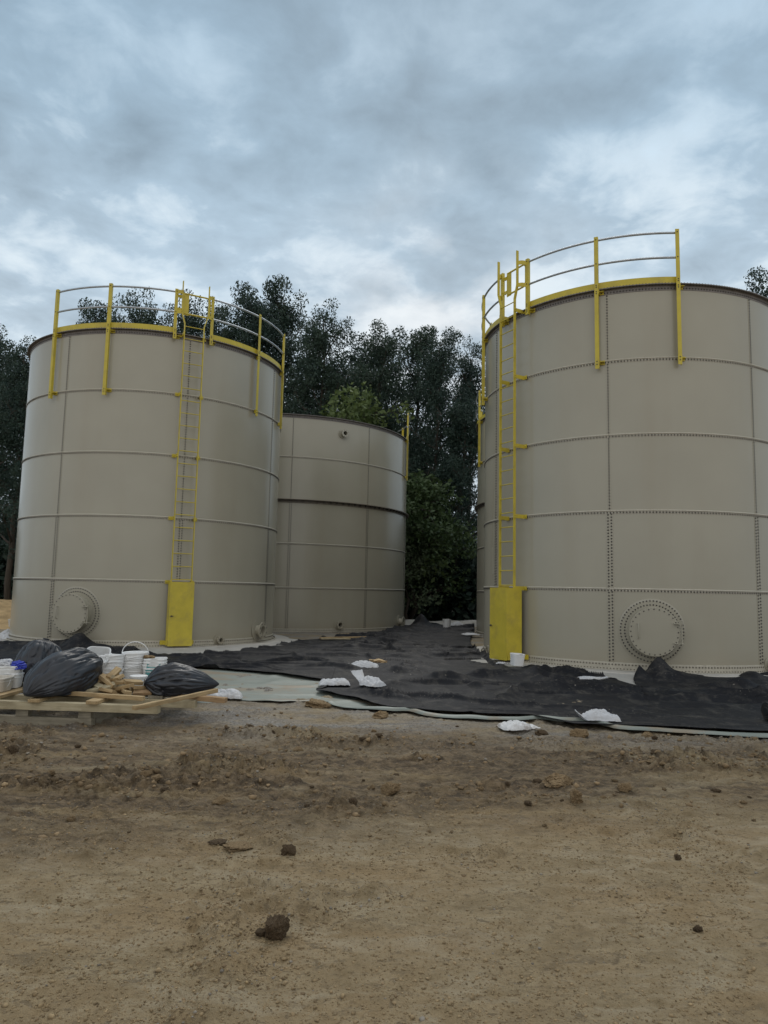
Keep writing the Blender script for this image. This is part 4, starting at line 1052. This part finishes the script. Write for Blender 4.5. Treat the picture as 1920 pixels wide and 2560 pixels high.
scatter('clay_grains', 'fine tan clay grains covering the smooth foreground', 34000, lambda r, n: ((lambda y: (r.uniform(-.5, .5, n) * y, y))(2.5 + 3.4 * r.random(n) ** 1.25)), lambda r, n, x, y: np.minimum(.012, .0018 + r.exponential(.0017, n)) * (.6 + .8 * (fbm(x * 2, y * 2, oct=3, seed=301) * .5 + .5)), 'grain', 21)
scatter('pebbles', 'pale pebbles pressed into the foreground clay', 1500, fan(2.4, 6.0, 1.0, False), lambda r, n, x, y: np.minimum(.010, .0025 + r.exponential(.002, n)), 'stone', 4)

# ------------------------------------------------------------------ trees
def leaf_quads(c, size, r, flat=.35):
    n = len(c)
    a = r.normal(size=(n, 3)); a[:, 2] *= .7; a /= np.linalg.norm(a, axis=1)[:, None]
    b = r.normal(size=(n, 3)); b -= (b * a).sum(1)[:, None] * a; b /= np.linalg.norm(b, axis=1)[:, None]
    s = size * r.uniform(.6, 1.35, n)[:, None]
    nn = np.cross(a, b)
    V = np.stack([c - a * s, c + b * s * .48 + nn * s * .12, c + a * s, c - b * s * .48 + nn * s * .12], 1).reshape(-1, 3)
    return V, np.arange(n * 4).reshape(n, 4)
def tree_meshes(seed, Ht, Wd, base, n_limb, per, leaf, spread=1.0, top=.9):
    r = np.random.default_rng(seed); tk = MB(); C = []; 
    pts = []; x = y = 0.0
    for k in range(9):
        t = k / 8; pts.append(Vector((x, y, t * Ht * .93))); x += r.normal() * .16; y += r.normal() * .16
    r0 = .016 * Ht
    tk.tube(pts, [r0 * (1 - .88 * k / 8) + .02 for k in range(9)], 10)
    def along(t):
        f = t * 8; i = min(7, int(f)); return pts[i].lerp(pts[i + 1], f - i)
    for i in range(n_limb):
        t = base + (.97 - base) * (i + r.random()) / n_limb
        p0 = along(min(.99, t)); az = i * 2.4 + r.normal() * .5
        rel = (t - base) / (1 - base)
        ln = Wd * (.45 + .55 * math.sin(PI * min(1, rel * .8 + .22))) * r.uniform(.65, 1.15) * (1 - .35 * rel)
        el = R_(r.uniform(10, 35) + 35 * rel)
        d = Vector((math.cos(az) * math.cos(el), math.sin(az) * math.cos(el), math.sin(el)))
        lp = [p0]; cur = p0
        for q in range(5):
            d = (d + Vector((r.normal(), r.normal(), r.normal() * .6 + .12)) * .2).normalized(); cur = cur + d * ln / 5; lp.append(cur)
        tk.tube(lp, [max(.015, r0 * .42 * (1 - t * .5) * (1 - .8 * q / 5)) for q in range(6)], 6, False)
        for q, w in ((2, .5), (3, .8), (4, 1.0), (5, 1.15)):
            for s in range(2 if q < 5 else 3):
                off = Vector((r.normal(), r.normal(), r.normal() * .7)) * (.72 * spread)
                cc = lp[q] + off
                if q > 2: tk.tube([lp[q], (lp[q] + cc) / 2 + Vector((0, 0, .08)), cc], [.02, .014, .006], 4, False)
                C.append((cc, r.uniform(.45, .95) * spread, w))
    for s in range(5): C.append((along(.97) + Vector((r.normal() * .5, r.normal() * .5, r.uniform(-.3, .5))), .7 * spread, 1.0))
    allc = []
    for (cc, rad, w) in C:
        k = int(per * w * (rad / .7) ** 2 * r.uniform(.6, 1.25))
        d = r.normal(size=(k, 3)); d /= np.linalg.norm(d, axis=1)[:, None]
        allc.append(np.array(cc) + d * (rad * r.random(k) ** .38)[:, None] * np.array([1.1, 1.1, .72]))
    allc = np.concatenate(allc)
    V, Q = leaf_quads(allc, leaf, r)
    zs = allc[:, 2].max()
    mt = bpy.data.meshes.new('trunk'); mt.from_pydata(tk.v, [], tk.f); mt.update(); mt.materials.append(M['bark']); mt.shade_smooth()
    mc = bpy.data.meshes.new('crown'); np_mesh(mc, V, Q)
    return mt, mc, zs
def make_tree(name, label, cat, tm, mat, group):
    t = thing(name, label, cat, (0, 0, 0), 0, group)
    a = bpy.data.objects.new('trunk', tm[0]); COL.objects.link(a); a.parent = t
    c = bpy.data.objects.new('crown', tm[1]); COL.objects.link(c); c.parent = t
    if not tm[1].materials: tm[1].materials.append(mat)
    return t
TM = [tree_meshes(101, 15, 3.9, .22, 26, 190, .082, .86), tree_meshes(102, 15, 3.3, .28, 24, 200, .082, .84), tree_meshes(103, 15, 4.2, .2, 28, 185, .082, .86), tree_meshes(104, 15, 3.0, .32, 22, 190, .082, .84)]
protos = [None] * 4
GT = 'tall dark trees behind the tanks'
def at_px(px, Y_): return ((px * 1920 / 1659) - 960) / 1792 * Y_
def tree_at(k, px, py, Y_, label, rot, sxy=1.0):
    zt = CAMZ + (1306 + .0213 * (px - 830) - py) * Y_ / 1549
    if protos[k] is None:
        t = make_tree('tree', label, 'tree', TM[k], M['leaf'], GT); protos[k] = t
    else:
        t = copy_tree(protos[k]); t['label'] = label
    s = zt / TM[k][2]
    t.location = (at_px(px, Y_), Y_, .05); t.scale = (s * sxy, s * sxy, s); t.rotation_euler = (0, 0, rot)
    return t
trees = [
    (0, 30, 742, 33, 'dark tree filling the left frame edge beside the left tank', 0.3, 0.70),
    (2, -70, 690, 38, 'dark tree whose crown enters from beyond the left frame edge', 1.2, 0.70),
    (3, 200, 655, 38, 'leftmost low crown showing above the left tank inside its railing', 2.0, 0.56),
    (1, 290, 632, 41, 'rounded crown above the left tank, under its top railing', 2.9, 0.63),
    (0, 365, 640, 39, 'crown just left of the yellow gate on the left tank', 4.2, 0.56),
    (1, 430, 655, 43, 'tree seen through the yellow gate of the left tank', 5.1, 0.56),
    (2, 530, 628, 41, 'tallest tree, its crown the highest, right of the left ladder', 0.9, 0.66),
    (3, 612, 624, 42, 'tall narrow tree beside the tallest one, above the left railing end', 3.3, 0.63),
    (1, 705, 655, 38, 'tree with a pointed crown standing above the middle tank', 1.7, 0.63),
    (0, 815, 712, 39, 'broad tree right of the pointed one, above the middle tank nozzle', 2.6, 0.63),
    (3, 885, 712, 43, 'thin tree between the broad one and the gap', 0.2, 0.70),
    (0, 765, 745, 47, 'tree set back in the dip between the pointed crown and the broad one', 3.1, 0.90),
    (2, 955, 725, 37, 'open crowned tree standing in the gap between the tanks', 4.0, 0.59),
    (1, 1005, 742, 40, 'tree at the right of the gap, touching the right tank ladder', 5.5, 0.59),
    (3, 1100, 800, 42, 'tree mostly hidden behind the right tank', 1.0, 0.70),
    (0, 1668, 592, 30, 'dark tree crown above the right tank at the right frame edge', 2.2, 0.66),
    (0, 790, 880, 53, 'farther tree low behind the middle tank', 3.9, 1.10),
    (1, 905, 930, 52, 'farther tree seen through the open crown in the gap', 0.6, 1.10),
    (1, 480, 760, 54, 'farther tree behind the left tank railing', 4.4, 1.10),
    (2, 90, 800, 50, 'farther tree low beside the left tank wall', 5.0, 1.10),
    (0, 250, 720, 52, 'farther tree behind the left tank roof', 0.1, 1.10),
    (3, -10, 800, 44, 'farther tree at the left frame edge behind the bank', 3.0, 0.91),
    (1, 1750, 640, 34, 'tree beyond the right frame edge behind the right tank', 3.0, 0.70),
    (1, 470, 672, 40, 'slim crown between the yellow gate and the tallest tree', 3.6, .62),
    (0, 650, 815, 40, 'low tree in the dip right of the tall pair', 1.9, .75),
    (2, 760, 800, 42, 'low dark tree right behind the small light green one', 5.2, .8),
    (3, 150, 690, 41, 'small crown at the left end of the left tank railing', .9, .6),
    (2, 990, 900, 36, 'low bushy tree at the right of the gap by the right tank', 2.7, .8),
]
for tr in trees: tree_at(*tr)
sm = tree_meshes(201, 6, 2.6, .12, 20, 130, .085, .75)
t = make_tree('small_tree', 'small light green tree behind the middle tank roof', 'tree', sm, M['leaf_light'], None)
zt = CAMZ + (1305 - 862) * 36.5 / 1549; t.location = (at_px(748, 36.5), 36.5, .05); s = zt / sm[2]; t.scale = (s * .85, s * .85, s)
sm2 = tree_meshes(202, 5, 2.2, .15, 18, 130, .09, .75)
t = make_tree('small_tree', 'green leafy sapling just right of the middle tank', 'tree', sm2, M['leaf_mid'], None)
zt = CAMZ + (1305 - 1035) * 34.5 / 1549; t.location = (at_px(885, 34.5), 34.5, .05); s = zt / sm2[2]; t.scale = (s, s, s)
sm3 = tree_meshes(203, 4, 1.5, .2, 14, 110, .09, .6)
t = make_tree('shrub', 'pale leaved shrub spraying out beside the middle tank wall', 'shrub', sm3, M['leaf_pale'], None)
zt = CAMZ + (1305 - 1140) * 32.5 / 1549; t.location = (at_px(884, 32.6), 32.6, .05); s = zt / sm3[2]; t.scale = (s * .8, s * .8, s)
# undergrowth below the trees
ru = np.random.default_rng(77)
def under(n, x0, x1, y0, y1, hmax, seed):
    x = ru.uniform(x0, x1, n); y = ru.uniform(y0, y1, n)
    hm = hmax * (.55 + .6 * (fbm(x * .35, y * .35, oct=3, seed=seed) * .5 + .5))
    z = hm * ru.random(n) ** .75
    return np.stack([x, y, z], -1)
cc = np.concatenate([under(52000, -32, 30, 34.5, 38.5, 4.4, 5), under(40000, -40, 45, 45, 50, 6.0, 6), under(30000, -55, 60, 58, 64, 9.0, 8)])
cc = cc[~((np.hypot(cc[:, 0] + 4.05, cc[:, 1] - 29.3) < 5.6) | (np.hypot(cc[:, 0] - 8.33, cc[:, 1] - 25.35) < 5.6))]
Vu, Qu = leaf_quads(cc, .24, ru)
me = bpy.data.meshes.new('undergrowth'); np_mesh(me, Vu, Qu)
o = link('undergrowth', me, M['leaf']); tag(o, 'dense dark undergrowth along the foot of the wood', 'undergrowth', kind='stuff')

# ------------------------------------------------------------------ sky and sun
SUN_AZ, SUN_EL = 4.0, 48.0     # degrees right of straight ahead, above the horizon
w = bpy.data.worlds.new('World'); scene.world = w; w.use_nodes = True
nt = w.node_tree; bg = nt.nodes['Background']; bg.inputs['Strength'].default_value = .1
sky = nt.nodes.new('ShaderNodeTexSky'); sky.sky_type = 'NISHITA'; sky.sun_disc = False
sky.sun_elevation = R_(SUN_EL); sky.sun_rotation = R_(SUN_AZ); sky.dust_density = 2.0; sky.air_density = 1.2
d = coords(nt, 'Generated')
sep = nt.nodes.new('ShaderNodeSeparateXYZ'); nt.links.new(d, sep.inputs[0])
zc = math_(nt, 'MAXIMUM', sep.outputs['Z'], 0.0)
den = math_(nt, 'ADD', zc, .16)
cb = nt.nodes.new('ShaderNodeCombineXYZ')
nt.links.new(math_(nt, 'DIVIDE', sep.outputs['X'], den), cb.inputs[0]); nt.links.new(math_(nt, 'DIVIDE', sep.outputs['Y'], den), cb.inputs[1])
pl = cb.outputs[0]
def shifted(v, off):
    mp = nt.nodes.new('ShaderNodeMapping'); mp.inputs['Location'].default_value = off; nt.links.new(v, mp.inputs['Vector']); return mp.outputs['Vector']
big = noise_node(nt, shifted(pl, (3.1, 1.7, 0)), 1.3, 3, .5, .2)
mid = noise_node(nt, shifted(pl, (7.4, 2.2, .4)), 3.6, 6, .5, .15)
fin = noise_node(nt, shifted(pl, (1.4, 9.2, .8)), 6.5, 7, .58, .3)
# elevation tone of the cloud deck (x10 because the background strength is .1)
elev = ramp(nt, zc, [(0.0, (.54, .625, .69)), (.30, (.495, .605, .70)), (.42, (.455, .58, .69)), (.54, (.37, .505, .625)), (.67, (.295, .42, .535)), (.85, (.72, .78, .83))])  # last stop brightened overhead, out of view, to help light the tank fronts
shade = math_(nt, 'ADD', math_(nt, 'MULTIPLY', math_(nt, 'SUBTRACT', big, .5), .7), math_(nt, 'ADD', math_(nt, 'MULTIPLY', math_(nt, 'SUBTRACT', mid, .5), 1.0), math_(nt, 'MULTIPLY', math_(nt, 'SUBTRACT', fin, .5), .7)))
fac = math_(nt, 'ADD', shade, 1.0)
cl = mix(nt, 1.0, elev, fac, 'MULTIPLY')
# bright breaks low in the sky
low = ramp(nt, zc, [(.10, .8), (.36, 1.0), (.47, .9), (.56, .35), (.70, .05)])
brk = ramp(nt, math_(nt, 'ADD', math_(nt, 'MULTIPLY', mid, .5), math_(nt, 'ADD', math_(nt, 'MULTIPLY', fin, .38), math_(nt, 'MULTIPLY', big, .12))), [(.505, 0), (.60, 1)])
cl = mix(nt, math_(nt, 'MULTIPLY', math_(nt, 'MULTIPLY', brk, low), .62), cl, (.84, .92, .96))
# glow round the veiled sun
sd = Vector((math.sin(R_(SUN_AZ)) * math.cos(R_(20)), math.cos(R_(SUN_AZ)) * math.cos(R_(20)), math.sin(R_(20))))
dp = nt.nodes.new('ShaderNodeVectorMath'); dp.operation = 'DOT_PRODUCT'; nt.links.new(d, dp.inputs[0]); dp.inputs[1].default_value = sd
glow = ramp(nt, dp.outputs['Value'], [(.965, 0), (.99, .15), (.9996, .6)])
cl = mix(nt, math_(nt, 'MULTIPLY', glow, ramp(nt, mid, [(.40, .05), (.56, 1)])), cl, (.96, .97, .97))
# unseen sky behind the camera, brightness added to light the tank fronts
back = ramp(nt, math_(nt, 'MULTIPLY', sep.outputs['Y'], -1.0), [(.0, 0), (.6, 1)])
cl = mix(nt, back, cl, (.83, .83, .82))
sc10 = mix(nt, 1.0, cl, (10, 10, 10), 'MULTIPLY')
fin_c = mix(nt, .97, sky.outputs['Color'], sc10)
nt.links.new(fin_c, bg.inputs['Color'])
su_ = bpy.data.lights.new('sun', 'SUN'); su_.energy = 1.0; su_.angle = R_(32); su_.color = (1, .95, .88)
so_ = bpy.data.objects.new('sun', su_); COL.objects.link(so_)
dv = Vector((math.sin(R_(SUN_AZ)) * math.cos(R_(SUN_EL)), math.cos(R_(SUN_AZ)) * math.cos(R_(SUN_EL)), math.sin(R_(SUN_EL))))
so_.rotation_euler = (-dv).to_track_quat('-Z', 'Y').to_euler(); so_.location = dv * 80

# ------------------------------------------------------------------ camera
pitch, roll, f = .107962, .0213382, 1791.92
fw = Vector((0, math.cos(pitch), math.sin(pitch))); up = Vector((0, -math.sin(pitch), math.cos(pitch))); rt = Vector((1, 0, 0))
r2 = rt * math.cos(roll) + up * math.sin(roll); u2 = -rt * math.sin(roll) + up * math.cos(roll)
cam = bpy.data.cameras.new('camera'); co = bpy.data.objects.new('camera', cam); COL.objects.link(co)
Mx = Matrix((r2, u2, -fw)).transposed().to_4x4(); Mx.translation = (0, 0, CAMZ); co.matrix_world = Mx
cam.sensor_fit = 'AUTO'; cam.sensor_width = 36; cam.lens = 36 * f / 2560; cam.clip_end = 2000; cam.clip_start = .05
scene.camera = co
scene.view_settings.view_transform = 'Standard'; scene.view_settings.look = 'None'; scene.view_settings.exposure = 0; scene.view_settings.gamma = 1
scene.cycles.max_bounces = 6; scene.cycles.diffuse_bounces = 3; scene.cycles.glossy_bounces = 3; scene.cycles.transmission_bounces = 2
scene.cycles.use_denoising = True
